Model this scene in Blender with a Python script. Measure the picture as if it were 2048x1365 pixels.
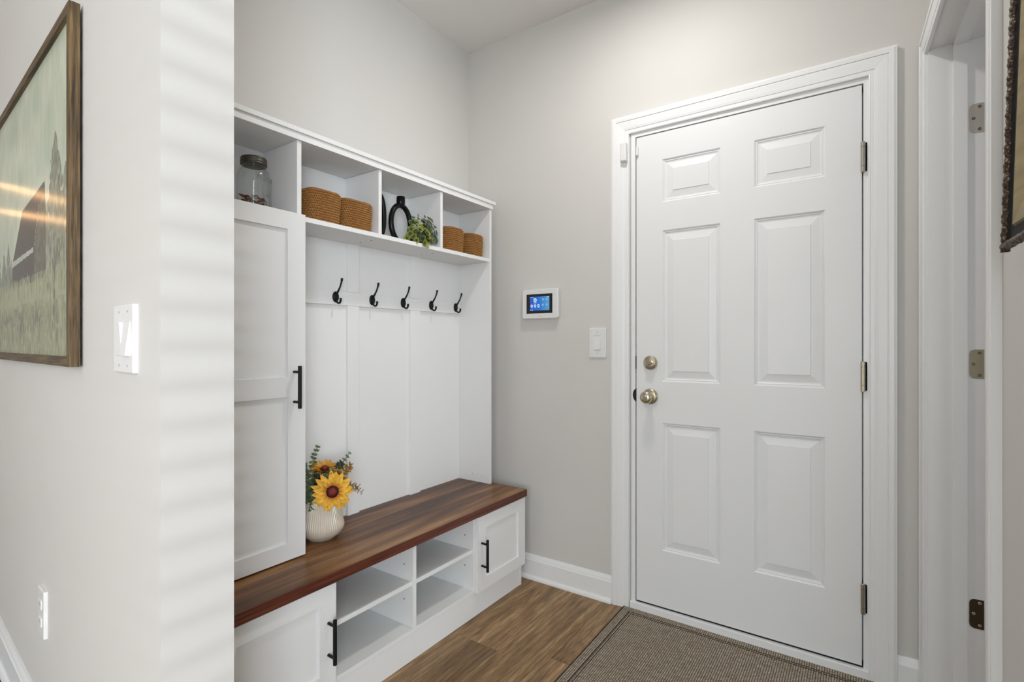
import bpy, bmesh, math, random
import numpy as np
from mathutils import Vector, Matrix

for o in list(bpy.data.objects):
    bpy.data.objects.remove(o, do_unlink=True)
SC = bpy.context.scene
COL = SC.collection
R = math.radians
FZ = -0.008          # floor level
CZ = 2.742           # ceiling level

# ------------------------------------------------------------------ camera
cam_d = bpy.data.cameras.new('camera')
cam_d.sensor_width = 36.0
cam_d.lens = 18.0
cam_d.shift_y = 5.5 / 2048
cam_d.clip_start = 0.02
cam = bpy.data.objects.new('camera', cam_d)
cam.location = (1.776, -2.165, 1.16)
cam.rotation_euler = (R(90), 0, R(34.5))
COL.objects.link(cam)
SC.camera = cam

# ------------------------------------------------------------------ world and lights
SC.view_settings.view_transform = 'Standard'
SC.view_settings.look = 'None'
SC.view_settings.gamma = 1.0
SC.view_settings.use_curve_mapping = False
SC.view_settings.exposure = 0.25
w = bpy.data.worlds.new('world'); SC.world = w; w.use_nodes = True
w.node_tree.nodes['Background'].inputs[0].default_value = (0.75, 0.87, 1.0, 1)
w.node_tree.nodes['Background'].inputs[1].default_value = 1.0

def area_light(name, loc, rot, sx, sy, power, color, shape='RECTANGLE', spread=180):
    d = bpy.data.lights.new(name, 'AREA'); d.shape = shape
    d.size = sx
    if shape == 'RECTANGLE': d.size_y = sy
    d.energy = power; d.color = color; d.spread = R(spread)
    o = bpy.data.objects.new(name, d); o.location = loc; o.rotation_euler = rot
    COL.objects.link(o); return o
# ceiling lamp just inside the entry (throws the crisp shadows under hooks, knob and panel)
area_light('ceiling_lamp_light', (1.10, -0.66, CZ - 0.045), (0, 0, 0), 0.15, 0.15, 8.6, (1.0, 0.97, 0.94), 'DISK')
# added fill from an unseen front window behind the camera, for flat light
area_light('front_fill_light', (2.1, -6.62, 1.25), (R(90), 0, 0), 2.5, 2.2, 74.0, (0.95, 0.98, 1.0))
# fill light in an added clear window; a low glint outside draws slat stripes
area_light('side_fill_light', (4.56, -4.60, 1.35), (0, R(90), 0), 2.0, 1.9, 160.0, (0.88, 0.94, 1.0))
# added fill lamp in the unseen side room, brightens the bench and lower locker
area_light('side_room_fill', (4.40, -0.75, 1.30), (0, R(90), 0), 1.7, 1.4, 12.0, (0.90, 0.95, 1.0))
area_light('outside_glint_light', (11.2, -4.45, 1.60), (0, R(90), R(-15)), 0.08, 1.3, 235.0, (0.88, 0.94, 1.0))

# ------------------------------------------------------------------ mesh helpers
class MB:
    """collects geometry in world coordinates; T maps (a,b,c) before storing"""
    def __init__(s, T=None):
        s.v = []; s.f = []; s.c = []; s.T = T; s.col = None
    def add(s, vs, fs, cols=None):
        k = len(s.v)
        for i, p in enumerate(vs):
            s.v.append(tuple(s.T(*p)) if s.T else tuple(p))
            s.c.append(cols[i] if cols is not None else (s.col or (1, 1, 1)))
        s.f += [tuple(i + k for i in f) for f in fs]
        return s
    def box(s, x0, x1, y0, y1, z0, z1, b=0.0):
        x0, x1 = min(x0, x1), max(x0, x1); y0, y1 = min(y0, y1), max(y0, y1); z0, z1 = min(z0, z1), max(z0, z1)
        if b <= 0:
            vs = [(x, y, z) for x in (x0, x1) for y in (y0, y1) for z in (z0, z1)]
            fs = [(0, 1, 3, 2), (4, 6, 7, 5), (0, 4, 5, 1), (2, 3, 7, 6), (0, 2, 6, 4), (1, 5, 7, 3)]
            return s.add(vs, fs)
        bm = bmesh.new(); bmesh.ops.create_cube(bm, size=1)
        for v in bm.verts:
            v.co = ((x0 + x1) / 2 + v.co.x * (x1 - x0), (y0 + y1) / 2 + v.co.y * (y1 - y0), (z0 + z1) / 2 + v.co.z * (z1 - z0))
        bmesh.ops.bevel(bm, geom=bm.edges[:], offset=b, segments=2, affect='EDGES', profile=0.6)
        bm.verts.index_update()
        s.add([tuple(v.co) for v in bm.verts], [tuple(v.index for v in f.verts) for f in bm.faces]); bm.free()
        return s
    def lathe(s, prof, c=(0, 0, 0), axis='z', n=48, rad=None, cap=True):
        """prof: list of (r, h). axis z, or '-y' (h along -y)"""
        vs = []; fs = []
        for j, (r, h) in enumerate(prof):
            for i in range(n):
                t = 2 * math.pi * i / n
                rr = r if rad is None else rad(r, h, t)
                a, b_ = rr * math.cos(t), rr * math.sin(t)
                if axis == 'z': vs.append((c[0] + a, c[1] + b_, c[2] + h))
                elif axis == '-y': vs.append((c[0] + a, c[1] - h, c[2] + b_))
                elif axis == 'x': vs.append((c[0] + h, c[1] + a, c[2] + b_))
        m = len(prof)
        for j in range(m - 1):
            for i in range(n):
                k = (i + 1) % n
                fs.append((j * n + i, j * n + k, (j + 1) * n + k, (j + 1) * n + i))
        if cap:
            fs.append(tuple(range(n - 1, -1, -1))); fs.append(tuple((m - 1) * n + i for i in range(n)))
        return s.add(vs, fs)
    def tube(s, pts, r, n=12, cols=None):
        pts = [Vector(p) for p in pts]; m = len(pts)
        rs = r if isinstance(r, (list, tuple)) else [r] * m
        vs = []; fs = []
        up = None
        for i, p in enumerate(pts):
            d = (pts[min(i + 1, m - 1)] - pts[max(i - 1, 0)]).normalized()
            if up is None:
                up = d.orthogonal().normalized()
            else:
                up = (up - d * up.dot(d)).normalized()
            q = d.cross(up)
            for k in range(n):
                t = 2 * math.pi * k / n
                vs.append(tuple(p + (up * math.cos(t) + q * math.sin(t)) * rs[i]))
        for i in range(m - 1):
            for k in range(n):
                l = (k + 1) % n
                fs.append((i * n + k, i * n + l, (i + 1) * n + l, (i + 1) * n + k))
        fs.append(tuple(range(n - 1, -1, -1))); fs.append(tuple((m - 1) * n + i for i in range(n)))
        return s.add(vs, fs)
    def closed_tube(s, pts, r, n=16):
        pts = [Vector(p) for p in pts]; m = len(pts); vs = []; fs = []
        c = sum(pts, Vector()) / m
        nrm = (pts[0] - c).cross(pts[m // 4] - c).normalized()
        for i, p in enumerate(pts):
            d = (pts[(i + 1) % m] - pts[i - 1]).normalized(); q = d.cross(nrm)
            for k in range(n):
                t = 2 * math.pi * k / n
                vs.append(tuple(p + (nrm * math.cos(t) + q * math.sin(t)) * r))
        for i in range(m):
            j = (i + 1) % m
            for k in range(n):
                l = (k + 1) % n
                fs.append((i * n + k, i * n + l, j * n + l, j * n + k))
        return s.add(vs, fs)
    def sweep3(s, nodes, prof, closed=False):
        """nodes: list of (u, v, du, dv): a profile point (a, t) maps to (u+a*du, v+a*dv, t)"""
        vs = []; fs = []; m = len(prof)
        for (u, v, du, dv) in nodes:
            for (a, t) in prof: vs.append((u + a * du, v + a * dv, t))
        N = len(nodes)
        for i in range(N if closed else N - 1):
            j = (i + 1) % N
            for k in range(m - 1):
                fs.append((i * m + k, i * m + k + 1, j * m + k + 1, j * m + k))
        if not closed:
            fs.append(tuple(range(m))); fs.append(tuple((N - 1) * m + k for k in range(m)))
        return s.add(vs, fs)
    def board(s, u0, u1, v0, v1, n0, n1, panels, rings):
        """panelled board in (u,v,n) space; front at n1, back at n0; rings: (inset, depth)"""
        us = sorted(set([u0, u1] + [p[0] for p in panels] + [p[1] for p in panels]))
        vz = sorted(set([v0, v1] + [p[2] for p in panels] + [p[3] for p in panels]))
        sg = 1 if n1 > n0 else -1
        idx = {}; vs = []
        for i, u in enumerate(us):
            for j, v in enumerate(vz):
                idx[i, j] = len(vs); vs.append((u, v, n1))
        fs = []
        def inside(u, v): return any(p[0] < u < p[1] and p[2] < v < p[3] for p in panels)
        for i in range(len(us) - 1):
            for j in range(len(vz) - 1):
                if not inside((us[i] + us[i + 1]) / 2, (vz[j] + vz[j + 1]) / 2):
                    fs.append((idx[i, j], idx[i + 1, j], idx[i + 1, j + 1], idx[i, j + 1]))
        for p in panels:
            prev = None
            for (ins, dep) in rings:
                q = [(p[0] + ins, p[2] + ins, n1 - sg * dep), (p[1] - ins, p[2] + ins, n1 - sg * dep),
                     (p[1] - ins, p[3] - ins, n1 - sg * dep), (p[0] + ins, p[3] - ins, n1 - sg * dep)]
                k = len(vs); vs += q
                if prev is not None:
                    for e in range(4):
                        g = (e + 1) % 4
                        fs.append((prev + e, prev + g, k + g, k + e))
                prev = k
            fs.append((prev, prev + 1, prev + 2, prev + 3))
        k = len(vs)
        vs += [(u0, v0, n1), (u1, v0, n1), (u1, v1, n1), (u0, v1, n1), (u0, v0, n0), (u1, v0, n0), (u1, v1, n0), (u0, v1, n0)]
        for e in range(4):
            g = (e + 1) % 4
            fs.append((k + e, k + g, k + 4 + g, k + 4 + e))
        fs.append((k + 4, k + 5, k + 6, k + 7))
        return s.add(vs, fs)
    def leaf(s, base, d, up, L, W, curl=0.2, n=5, colA=None, colB=None, tip=1.0, fold=0.15):
        """a pointed, cupped leaf/petal"""
        d = Vector(d).normalized(); up = Vector(up); side = d.cross(up)
        if side.length < 1e-4: side = d.orthogonal()
        side.normalize(); up = side.cross(d).normalized(); base = Vector(base)
        vs = []; cs = []
        for i in range(n + 1):
            t = i / n
            wdt = W * (math.sin(math.pi * min(1, t ** 0.8 * 0.97 + 0.03)) ** 0.8) * 0.5
            cpos = base + d * (L * t) + up * (-curl * L * t * t)
            for sgn in (-1, 0, 1):
                vs.append(tuple(cpos + side * (sgn * wdt) + up * (abs(sgn) * wdt * fold * 2)))
                if colA is not None:
                    cs.append(tuple(colA[k] * (1 - t ** 1.0) + colB[k] * t ** 1.0 for k in range(3)) if tip == 1.0 else
                              tuple(colA[k] * max(0, 1 - t / tip) + colB[k] * min(1, t / tip) for k in range(3)))
        fs = []
        for i in range(n):
            for k in range(2):
                a = i * 3 + k
                fs.append((a, a + 1, a + 4, a + 3))
        return s.add(vs, fs, cs if colA is not None else None)
    def build(s, name, mat, parent=None, smooth=False, origin=None, autosmooth=None, weld=False):
        me = bpy.data.meshes.new(name)
        off = Vector((0, 0, 0))
        inv = None
        root = parent
        while root is not None and root.parent is not None: root = root.parent
        if root is not None: inv = root.matrix_basis.inverted()
        elif origin is not None: off = Vector(origin)
        vs = [tuple((inv @ Vector(v)) if inv is not None else (Vector(v) - off)) for v in s.v]
        me.from_pydata(vs, [], s.f)
        me.materials.append(mat)
        bm = bmesh.new(); bm.from_mesh(me)
        if weld: bmesh.ops.remove_doubles(bm, verts=bm.verts, dist=1e-5)
        if not weld:
            at = None
        bmesh.ops.recalc_face_normals(bm, faces=bm.faces)
        bm.to_mesh(me); bm.free()
        if not weld and any(c != (1, 1, 1) for c in s.c):
            a = me.color_attributes.new('tint', 'FLOAT_COLOR', 'POINT')
            a.data.foreach_set('color', np.array([(c[0], c[1], c[2], 1) for c in s.c], dtype=np.float32).ravel())
        if smooth:
            me.polygons.foreach_set('use_smooth', [True] * len(me.polygons))
            if autosmooth:
                bm = bmesh.new(); bm.from_mesh(me)
                for e in bm.edges:
                    if len(e.link_faces) == 2 and e.calc_face_angle(0) > R(autosmooth): e.smooth = False
                bm.to_mesh(me); bm.free()
        me.update()
        o = bpy.data.objects.new(name, me)
        COL.objects.link(o)
        if parent is not None: o.parent = parent
        elif origin is not None: o.location = origin
        return o

def tag(o, label, cat, group=None, kind=None):
    if label: o['label'] = label
    if cat: o['category'] = cat
    if group: o['group'] = group
    if kind: o['kind'] = kind
    return o
def thing(name, label, cat, loc=(0, 0, 0), rz=0.0, group=None, kind=None, rx=0.0):
    o = bpy.data.objects.new(name, None); o.empty_display_size = 0.05
    o.location = loc; o.rotation_euler = (rx, 0, rz)
    COL.objects.link(o)
    o.matrix_basis = Matrix.Translation(loc) @ Matrix.Rotation(rz, 4, 'Z') @ Matrix.Rotation(rx, 4, 'X')
    return tag(o, label, cat, group, kind)
def struct(o): o['kind'] = 'structure'; return o
def copy_tree(o, parent=None):
    c = o.copy(); COL.objects.link(c)
    if parent is not None: c.parent = parent
    for ch in [x for x in bpy.data.objects if x.parent == o]: copy_tree(ch, c)
    return c

# ------------------------------------------------------------------ materials
class NT:
    def __init__(s, name):
        s.m = bpy.data.materials.new(name); s.m.use_nodes = True
        s.t = s.m.node_tree; s.n = s.t.nodes; s.l = s.t.links
        s.b = s.n['Principled BSDF']
    def new(s, kind, **kw):
        nd = s.n.new(kind)
        for k, v in kw.items():
            if k in nd.inputs.keys() if isinstance(k, str) else False: nd.inputs[k].default_value = v
            else: setattr(nd, k, v)
        return nd
    def link(s, a, b): s.l.new(a, b)
    def coord(s, scale=(1, 1, 1), rot=(0, 0, 0), out='Object'):
        tc = s.n.new('ShaderNodeTexCoord'); mp = s.n.new('ShaderNodeMapping')
        mp.inputs['Scale'].default_value = scale; mp.inputs['Rotation'].default_value = rot
        s.link(tc.outputs[out], mp.inputs['Vector']); return mp.outputs['Vector']
    def noise(s, vec, scale, detail=3, rough=0.5, dist=0.0):
        nd = s.n.new('ShaderNodeTexNoise'); nd.inputs['Scale'].default_value = scale
        nd.inputs['Detail'].default_value = detail; nd.inputs['Roughness'].default_value = rough
        nd.inputs['Distortion'].default_value = dist
        if vec is not None: s.link(vec, nd.inputs['Vector'])
        return nd.outputs['Fac']
    def ramp(s, fac, stops, interp='LINEAR'):
        nd = s.n.new('ShaderNodeValToRGB'); cr = nd.color_ramp; cr.interpolation = interp
        while len(cr.elements) < len(stops): cr.elements.new(0.5)
        for e, (p, c) in zip(cr.elements, stops):
            e.position = p; e.color = (c[0], c[1], c[2], 1) if not isinstance(c, (int, float)) else (c, c, c, 1)
        s.link(fac, nd.inputs['Fac']); return nd.outputs['Color']
    def mix(s, fac, a, b, mode='MIX'):
        nd = s.n.new('ShaderNodeMix'); nd.data_type = 'RGBA'; nd.blend_type = mode
        for sock, v in ((nd.inputs[0], fac), (nd.inputs[6], a), (nd.inputs[7], b)):
            if isinstance(v, (int, float)): sock.default_value = v
            elif isinstance(v, tuple): sock.default_value = (v[0], v[1], v[2], 1)
            else: s.link(v, sock)
        return nd.outputs[2]
    def math(s, op, a, b=None, c=None):
        nd = s.n.new('ShaderNodeMath'); nd.operation = op
        for i, v in enumerate((a, b, c)):
            if v is None: continue
            if isinstance(v, (int, float)): nd.inputs[i].default_value = v
            else: s.link(v, nd.inputs[i])
        return nd.outputs[0]
    def bump(s, h, strength=0.1, dist=0.001):
        nd = s.n.new('ShaderNodeBump'); nd.inputs['Strength'].default_value = strength
        nd.inputs['Distance'].default_value = dist; s.link(h, nd.inputs['Height'])
        s.link(nd.outputs['Normal'], s.b.inputs['Normal'])
    def base(s, c):
        if isinstance(c, tuple): s.b.inputs['Base Color'].default_value = (c[0], c[1], c[2], 1)
        else: s.link(c, s.b.inputs['Base Color'])
    def set(s, **kw):
        names = dict(rough='Roughness', metal='Metallic', coat='Coat Weight', coatr='Coat Roughness', spec='Specular IOR Level', ior='IOR')
        for k, v in kw.items(): s.b.inputs[names[k]].default_value = v
        return s

def paint(name, c, rough=0.5, peel=0.04, spec=0.4, var=0.02, scale=260):
    m = NT(name); v = m.coord()
    f = m.noise(v, 3.0, 2)
    m.base(m.mix(f, tuple(x * (1 - var) for x in c), tuple(min(1, x * (1 + var)) for x in c)))
    m.set(rough=rough, spec=spec); m.bump(m.noise(v, scale, 2), peel, 0.0012)
    return m.m
def plain(name, c, rough=0.5, metal=0.0, **kw):
    m = NT(name); v = m.coord(); f = m.noise(v, 40, 2)
    m.base(m.mix(f, tuple(x * 0.96 for x in c), tuple(min(1, x * 1.04) for x in c))); m.set(rough=rough, metal=metal, **kw)
    return m.m
def tinted(name, rough=0.5, spec=0.3, k=1.0, nz=0.25, sc=60, **kw):
    m = NT(name); a = m.n.new('ShaderNodeVertexColor'); a.layer_name = 'tint'
    f = m.noise(m.coord(), sc, 3)
    m.base(m.mix(1.0, a.outputs['Color'], m.ramp(f, [(0.3, 1 - nz), (0.7, 1.0)]), 'MULTIPLY')); m.set(rough=rough, spec=spec, **kw)
    return m.m

M = {}
M['wall'] = paint('wall_paint', (0.640, 0.628, 0.600), 0.6)
M['ceil'] = paint('ceiling_paint', (0.82, 0.81, 0.79), 0.7)
M['trim'] = paint('trim_paint', (0.82, 0.83, 0.83), 0.32, 0.02)
M['door'] = paint('door_paint', (0.79, 0.80, 0.80), 0.38, 0.05, scale=400)
M['lam'] = paint('white_laminate', (0.80, 0.803, 0.795), 0.42, 0.05, scale=500)
M['plastic'] = plain('white_plastic', (0.76, 0.76, 0.75), 0.35)
M['black'] = plain('black_metal', (0.006, 0.006, 0.006), 0.45, spec=0.25)
M['gap'] = plain('dark_gap', (0.01, 0.01, 0.01), 0.9)
M['hole'] = plain('dark_hole', (0.05, 0.05, 0.05), 0.8)
M['nickel'] = plain('satin_nickel', (0.50, 0.47, 0.42), 0.28, 1.0)
M['brass'] = plain('antique_brass', (0.52, 0.47, 0.35), 0.3, 1.0)
M['dark_metal'] = plain('dark_toned_metal', (0.16, 0.13, 0.10), 0.3, 1.0)  # dark tone stands for a nickel leaf's reflection; also used on screws
M['subfloor'] = plain('subfloor', (0.05, 0.03, 0.018), 0.8)

def floor_mat():
    m = NT('floor_planks'); at = m.n.new('ShaderNodeVertexColor'); at.layer_name = 'tint'
    sep = m.n.new('ShaderNodeSeparateColor'); m.link(at.outputs['Color'], sep.inputs[0])
    tc = m.n.new('ShaderNodeTexCoord')
    off = m.n.new('ShaderNodeCombineXYZ'); m.link(m.math('MULTIPLY', sep.outputs[0], 17.0), off.inputs[0]); m.link(m.math('MULTIPLY', sep.outputs[1], 9.0), off.inputs[1]); m.link(m.math('MULTIPLY', sep.outputs[0], 5.0), off.inputs[2])
    ad = m.n.new('ShaderNodeVectorMath'); ad.operation = 'ADD'; m.link(tc.outputs['Object'], ad.inputs[0]); m.link(off.outputs[0], ad.inputs[1])
    def stretched(sx, sy):
        mp = m.n.new('ShaderNodeMapping'); mp.inputs['Scale'].default_value = (sx, sy, 1); m.link(ad.outputs[0], mp.inputs['Vector']); return mp.outputs['Vector']
    big = m.noise(stretched(6.5, 0.60), 1.0, 2, 0.45, 0.25)         # field whose contour lines are cathedral grain
    rings = m.math('SINE', m.math('MULTIPLY', big, 120.0))
    rings = m.math('MULTIPLY', m.math('ADD', rings, 1.0), 0.5)
    fine = m.noise(stretched(330, 14), 1.0, 4, 0.7)
    mid = m.noise(stretched(42, 1.7), 1.0, 4, 0.65)
    knot = m.noise(stretched(7, 2.2), 1.0, 2, 0.5, 0.8)
    c = m.ramp(m.math('ADD', m.math('MULTIPLY', mid, 0.5), m.math('MULTIPLY', fine, 0.5)),
               [(0.34, (0.115, 0.062, 0.026)), (0.48, (0.265, 0.158, 0.074)), (0.64, (0.52, 0.355, 0.19))])
    lines = m.ramp(rings, [(0.0, 0.70), (0.5, 0.95), (1.0, 1.0)])
    c = m.mix(0.75, c, lines, 'MULTIPLY')
    c = m.mix(1.0, c, m.ramp(knot, [(0.30, 0.55), (0.46, 1.0), (1.0, 1.05)]), 'MULTIPLY')
    tone = m.ramp(sep.outputs[2], [(0.0, (0.74, 0.71, 0.68)), (1.0, (1.18, 1.16, 1.10))])
    c = m.mix(1.0, c, tone, 'MULTIPLY')
    m.base(c); m.set(rough=0.42, spec=0.4); m.bump(fine, 0.12, 0.0006)
    return m.m
M['floor'] = floor_mat()
def bench_wood():
    m = NT('bench_wood')
    tc = m.n.new('ShaderNodeTexCoord')
    def st(sx, sy, sz=1):
        mp = m.n.new('ShaderNodeMapping'); mp.inputs['Scale'].default_value = (sx, sy, sz); m.link(tc.outputs['Object'], mp.inputs['Vector']); return mp.outputs['Vector']
    band = m.noise(st(11, 0.9, 11), 1.0, 2, 0.5, 0.4); fine = m.noise(st(160, 4, 160), 1.0, 3, 0.65); mid = m.noise(st(40, 2.0, 40), 1.0, 3, 0.6)
    c = m.ramp(m.math('ADD', m.math('MULTIPLY', band, 0.72), m.math('MULTIPLY', mid, 0.28)),
               [(0.34, (0.045, 0.016, 0.006)), (0.45, (0.120, 0.046, 0.014)), (0.55, (0.235, 0.105, 0.034)), (0.66, (0.43, 0.235, 0.088))])
    c = m.mix(1.0, c, m.ramp(fine, [(0.35, 0.6), (0.6, 1.1)]), 'MULTIPLY')
    m.base(c); m.set(rough=0.34, spec=0.32); m.bump(fine, 0.05, 0.0005)
    return m.m
M['bench'] = bench_wood()
def edge_wood():
    m = NT('bench_edge_wood'); fine = m.noise(m.coord((150, 4, 150)), 1.0, 3, 0.65)
    m.base(m.ramp(fine, [(0.3, (0.050, 0.010, 0.005)), (0.55, (0.115, 0.027, 0.012)), (0.75, (0.185, 0.060, 0.026))])); m.set(rough=0.4)
    return m.m
M['bench_edge'] = edge_wood()
def frame_wood(name, axis='z'):
    m = NT(name); sc = (150, 150, 5) if axis == 'z' else (5, 150, 150)
    f = m.noise(m.coord(sc), 1.0, 4, 0.7, 0.3); g = m.noise(m.coord((900, 60, 900)), 1.0, 1)
    c = m.ramp(f, [(0.36, (0.022, 0.012, 0.004)), (0.5, (0.085, 0.050, 0.017)), (0.66, (0.19, 0.125, 0.048))])
    m.base(c); m.set(rough=0.5); m.bump(f, 0.4, 0.001); return m.m
M['frame_v'] = frame_wood('frame_wood_upright', 'z'); M['frame_h'] = frame_wood('frame_wood_rail', 'x')
def rug_mat():
    m = NT('woven_rug'); tc = m.n.new('ShaderNodeTexCoord')
    br = m.n.new('ShaderNodeTexBrick'); mp = m.n.new('ShaderNodeMapping'); mp.inputs['Rotation'].default_value = (0, 0, R(90)); m.link(tc.outputs['Object'], mp.inputs['Vector'])
    wob = m.n.new('ShaderNodeTexNoise'); wob.inputs['Scale'].default_value = 90; m.link(tc.outputs['Object'], wob.inputs['Vector'])
    wv = m.n.new('ShaderNodeVectorMath'); wv.operation = 'MULTIPLY_ADD'; m.link(wob.outputs['Color'], wv.inputs[0]); wv.inputs[1].default_value = (.0032, .0032, 0); m.link(mp.outputs['Vector'], wv.inputs[2]); m.link(wv.outputs[0], br.inputs['Vector'])
    br.inputs['Scale'].default_value = 1.0
    br.inputs['Color1'].default_value = (0.60, 0.52, 0.41, 1); br.inputs['Color2'].default_value = (0.42, 0.35, 0.265, 1)
    br.inputs['Mortar'].default_value = (0.030, 0.021, 0.016, 1)
    br.inputs['Mortar Size'].default_value = 0.0021; br.inputs['Mortar Smooth'].default_value = 1.0
    br.inputs['Brick Width'].default_value = 0.0088; br.inputs['Row Height'].default_value = 0.0078
    v = m.noise(m.coord((3, 60, 1)), 1.0, 2); v2 = m.noise(m.coord((400, 400, 1)), 1.0, 1)
    c = m.mix(1.0, br.outputs['Color'], m.ramp(v, [(0.35, 0.94), (0.65, 1.04)]), 'MULTIPLY')
    a = m.n.new('ShaderNodeVertexColor'); a.layer_name = 'tint'
    c = m.mix(1.0, c, a.outputs['Color'], 'MULTIPLY')
    m.base(m.mix(1.0, c, m.ramp(v2, [(0.3, 0.7), (0.7, 1.1)]), 'MULTIPLY')); m.set(rough=0.95, spec=0.1)
    m.bump(br.outputs['Fac'], -0.6, 0.0015); return m.m
M['rug'] = rug_mat()
def rug_dark():
    m = NT('rug_dark_stripe'); v2 = m.noise(m.coord((300, 300, 1)), 1.0, 1)
    m.base(m.ramp(v2, [(0.35, (0.035, 0.025, 0.02)), (0.6, (0.07, 0.052, 0.04)), (0.75, (0.25, 0.2, 0.15))])); m.set(rough=0.95, spec=0.1); return m.m
M['rug_dark'] = rug_dark()
M['basket'] = tinted('seagrass', 0.75, 0.25, nz=0.35, sc=220)
M['leaf'] = tinted('leaf', 0.55, 0.3)
M['petal'] = tinted('petal', 0.55, 0.25, nz=0.2, sc=90)
M['vase'] = plain('cream_glaze', (0.60, 0.525, 0.43), 0.2, 0.0)
M['gloss_black'] = plain('black_glaze', (0.004, 0.004, 0.004), 0.28, spec=0.22)
M['lid'] = plain('aged_zinc', (0.085, 0.078, 0.06), 0.42, 0.6)
def bsdf_mix_glass(name, tint, k=0.12):
    m = NT(name); m.n.remove(m.b)
    tr = m.n.new('ShaderNodeBsdfTransparent'); gl = m.n.new('ShaderNodeBsdfGlossy'); gl.inputs['Roughness'].default_value = 0.03
    lw = m.n.new('ShaderNodeLayerWeight'); lw.inputs['Blend'].default_value = 0.5
    c = m.ramp(lw.outputs['Facing'], [(0.0, tint), (0.80, tuple(x * 0.985 for x in tint)), (0.96, tuple(x * 0.84 for x in tint)), (1.0, tuple(x * 0.72 for x in tint))])
    m.link(c, tr.inputs['Color'])
    fr = m.math('ADD', m.math('MULTIPLY', m.math('POWER', lw.outputs['Facing'], 5.0), 0.5), 0.035)
    mx = m.n.new('ShaderNodeMixShader'); m.link(fr, mx.inputs[0]); m.link(tr.outputs[0], mx.inputs[1]); m.link(gl.outputs[0], mx.inputs[2])
    m.link(mx.outputs[0], m.n['Material Output'].inputs['Surface']); return m.m
M['glass'] = bsdf_mix_glass('jar_glass', (0.992, 0.998, 0.995))
M['glass_letter'] = plain('glass_relief', (0.20, 0.21, 0.21), 0.1)
M['chips'] = tinted('dried_chips', 0.7, 0.2)
def emis(name, c, s):
    m = NT(name); m.b.inputs['Base Color'].default_value = (0.02, 0.02, 0.02, 1)
    m.b.inputs['Emission Color'].default_value = (c[0], c[1], c[2], 1); m.b.inputs['Emission Strength'].default_value = s; return m.m
M['icon'] = emis('screen_icon', (0.75, 0.88, 1.0), 0.9)
M['icon_dim'] = emis('screen_icon_dim', (0.35, 0.62, 0.85), 0.55)
def screen_mat():
    m = NT('lcd_screen'); v = m.coord(out='Generated'); sx = m.n.new('ShaderNodeSeparateXYZ'); m.link(v, sx.inputs[0])
    c = m.ramp(sx.outputs[0], [(0.0, (0.006, 0.07, 0.48)), (0.45, (0.006, 0.14, 0.56)), (1.0, (0.08, 0.32, 0.55))])
    m.base((0.01, 0.01, 0.02)); m.link(c, m.b.inputs['Emission Color']); m.b.inputs['Emission Strength'].default_value = 0.85; m.set(rough=0.1); return m.m
M['screen'] = screen_mat()
M['bezel'] = plain('black_bezel', (0.006, 0.005, 0.005), 0.15)
M['lampglow'] = emis('lamp_diffuser', (1.0, 0.95, 0.86), 3.0)
M['warmglow'] = emis('warm_tube', (1.0, 0.58, 0.27), 6.0)
M['gold'] = NT('old_gold'); 
def gold_mats():
    m = M['gold']; f = m.noise(m.coord((1, 1, 1)), 260, 3, 0.6)
    m.base(m.ramp(f, [(0.45, (0.030, 0.012, 0.007)), (0.58, (0.09, 0.05, 0.022)), (0.72, (0.42, 0.38, 0.19))])); m.set(rough=0.4, metal=0.3); m.bump(f, 0.6, 0.003)
    M['gold'] = m.m
    t = NT('tan_leaf_moulding'); g = t.noise(t.coord((4, 4, 60)), 1.0, 3)
    t.base(t.ramp(g, [(0.3, (0.235, 0.175, 0.075)), (0.7, (0.345, 0.27, 0.125))])); t.set(rough=0.5, metal=0.25); M['tan'] = t.m
gold_mats()

# ------------------------------------------------------------------ frames of reference of the two slightly skewed walls
LD = Vector((-0.99761, 0.06904, 0)); LN = Vector((-0.06904, -0.99761, 0)); LP = Vector((0.779, -1.782, 0))   # left wall: s along LD, n toward the room
def TL(s_, z, n): return LP + LD * s_ + LN * n + Vector((0, 0, z))
RD = Vector((0.03867, -0.99925, 0)); RN = Vector((-0.99925, -0.03867, 0)); RP = Vector((1.941, 0, 0))        # right wall
def TR(a, z, n): return RP + RD * a + RN * n + Vector((0, 0, z))
def TB(u, v, n): return Vector((u, -n, v))       # back (door) wall, n toward the room
def TK(u, v, n): return Vector((n, u, v))        # niche wall behind the locker, u = world y

# ------------------------------------------------------------------ structure
# floor of planks running along y
def build_floor():
    rnd = random.Random(5)
    b = MB(); W = 0.194; x = 0.043 - W * 22; g = 0.0004
    i = -22
    while x < 4.6:
        L = 1.22; y0 = {2: -0.593 - L, 4: -0.515 - L, 3: -1.05 - L, 1: -0.2 - L, 0: -0.9 - L}.get(i, -rnd.random() * L - L)
        y = y0 - 5 * L
        while y < 0.1:
            ya, yb = max(y, -6.6), min(y + L, 0.06)
            if yb > ya and (x > -0.2 or yb < -1.3):
                t = rnd.random()
                if i == 2 and abs(y - y0) < 0.01: t = 0.12
                if i == 2 and y > y0 + 0.5: t = 0.85
                if i == 3 and y > -2.5: t = 0.55
                if i == 4: t = 0.38 if y > y0 + 0.5 else 0.8
                if i == 1: t = 0.5
                tint = (rnd.random(), rnd.random(), t)
                b.add([(x + g, ya + g, FZ), (x + W - g, ya + g, FZ), (x + W - g, yb - g, FZ), (x + g, yb - g, FZ)], [(0, 1, 2, 3)], [tint] * 4)
            y += L
        x += W; i += 1
    o = b.build('floor', M['floor']); struct(o)
    s_ = MB().box(-4.1, 4.6, -6.6, 0.1, FZ - 0.06, FZ - 0.001).build('subfloor', M['subfloor'], o)
    return o
build_floor()
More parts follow.
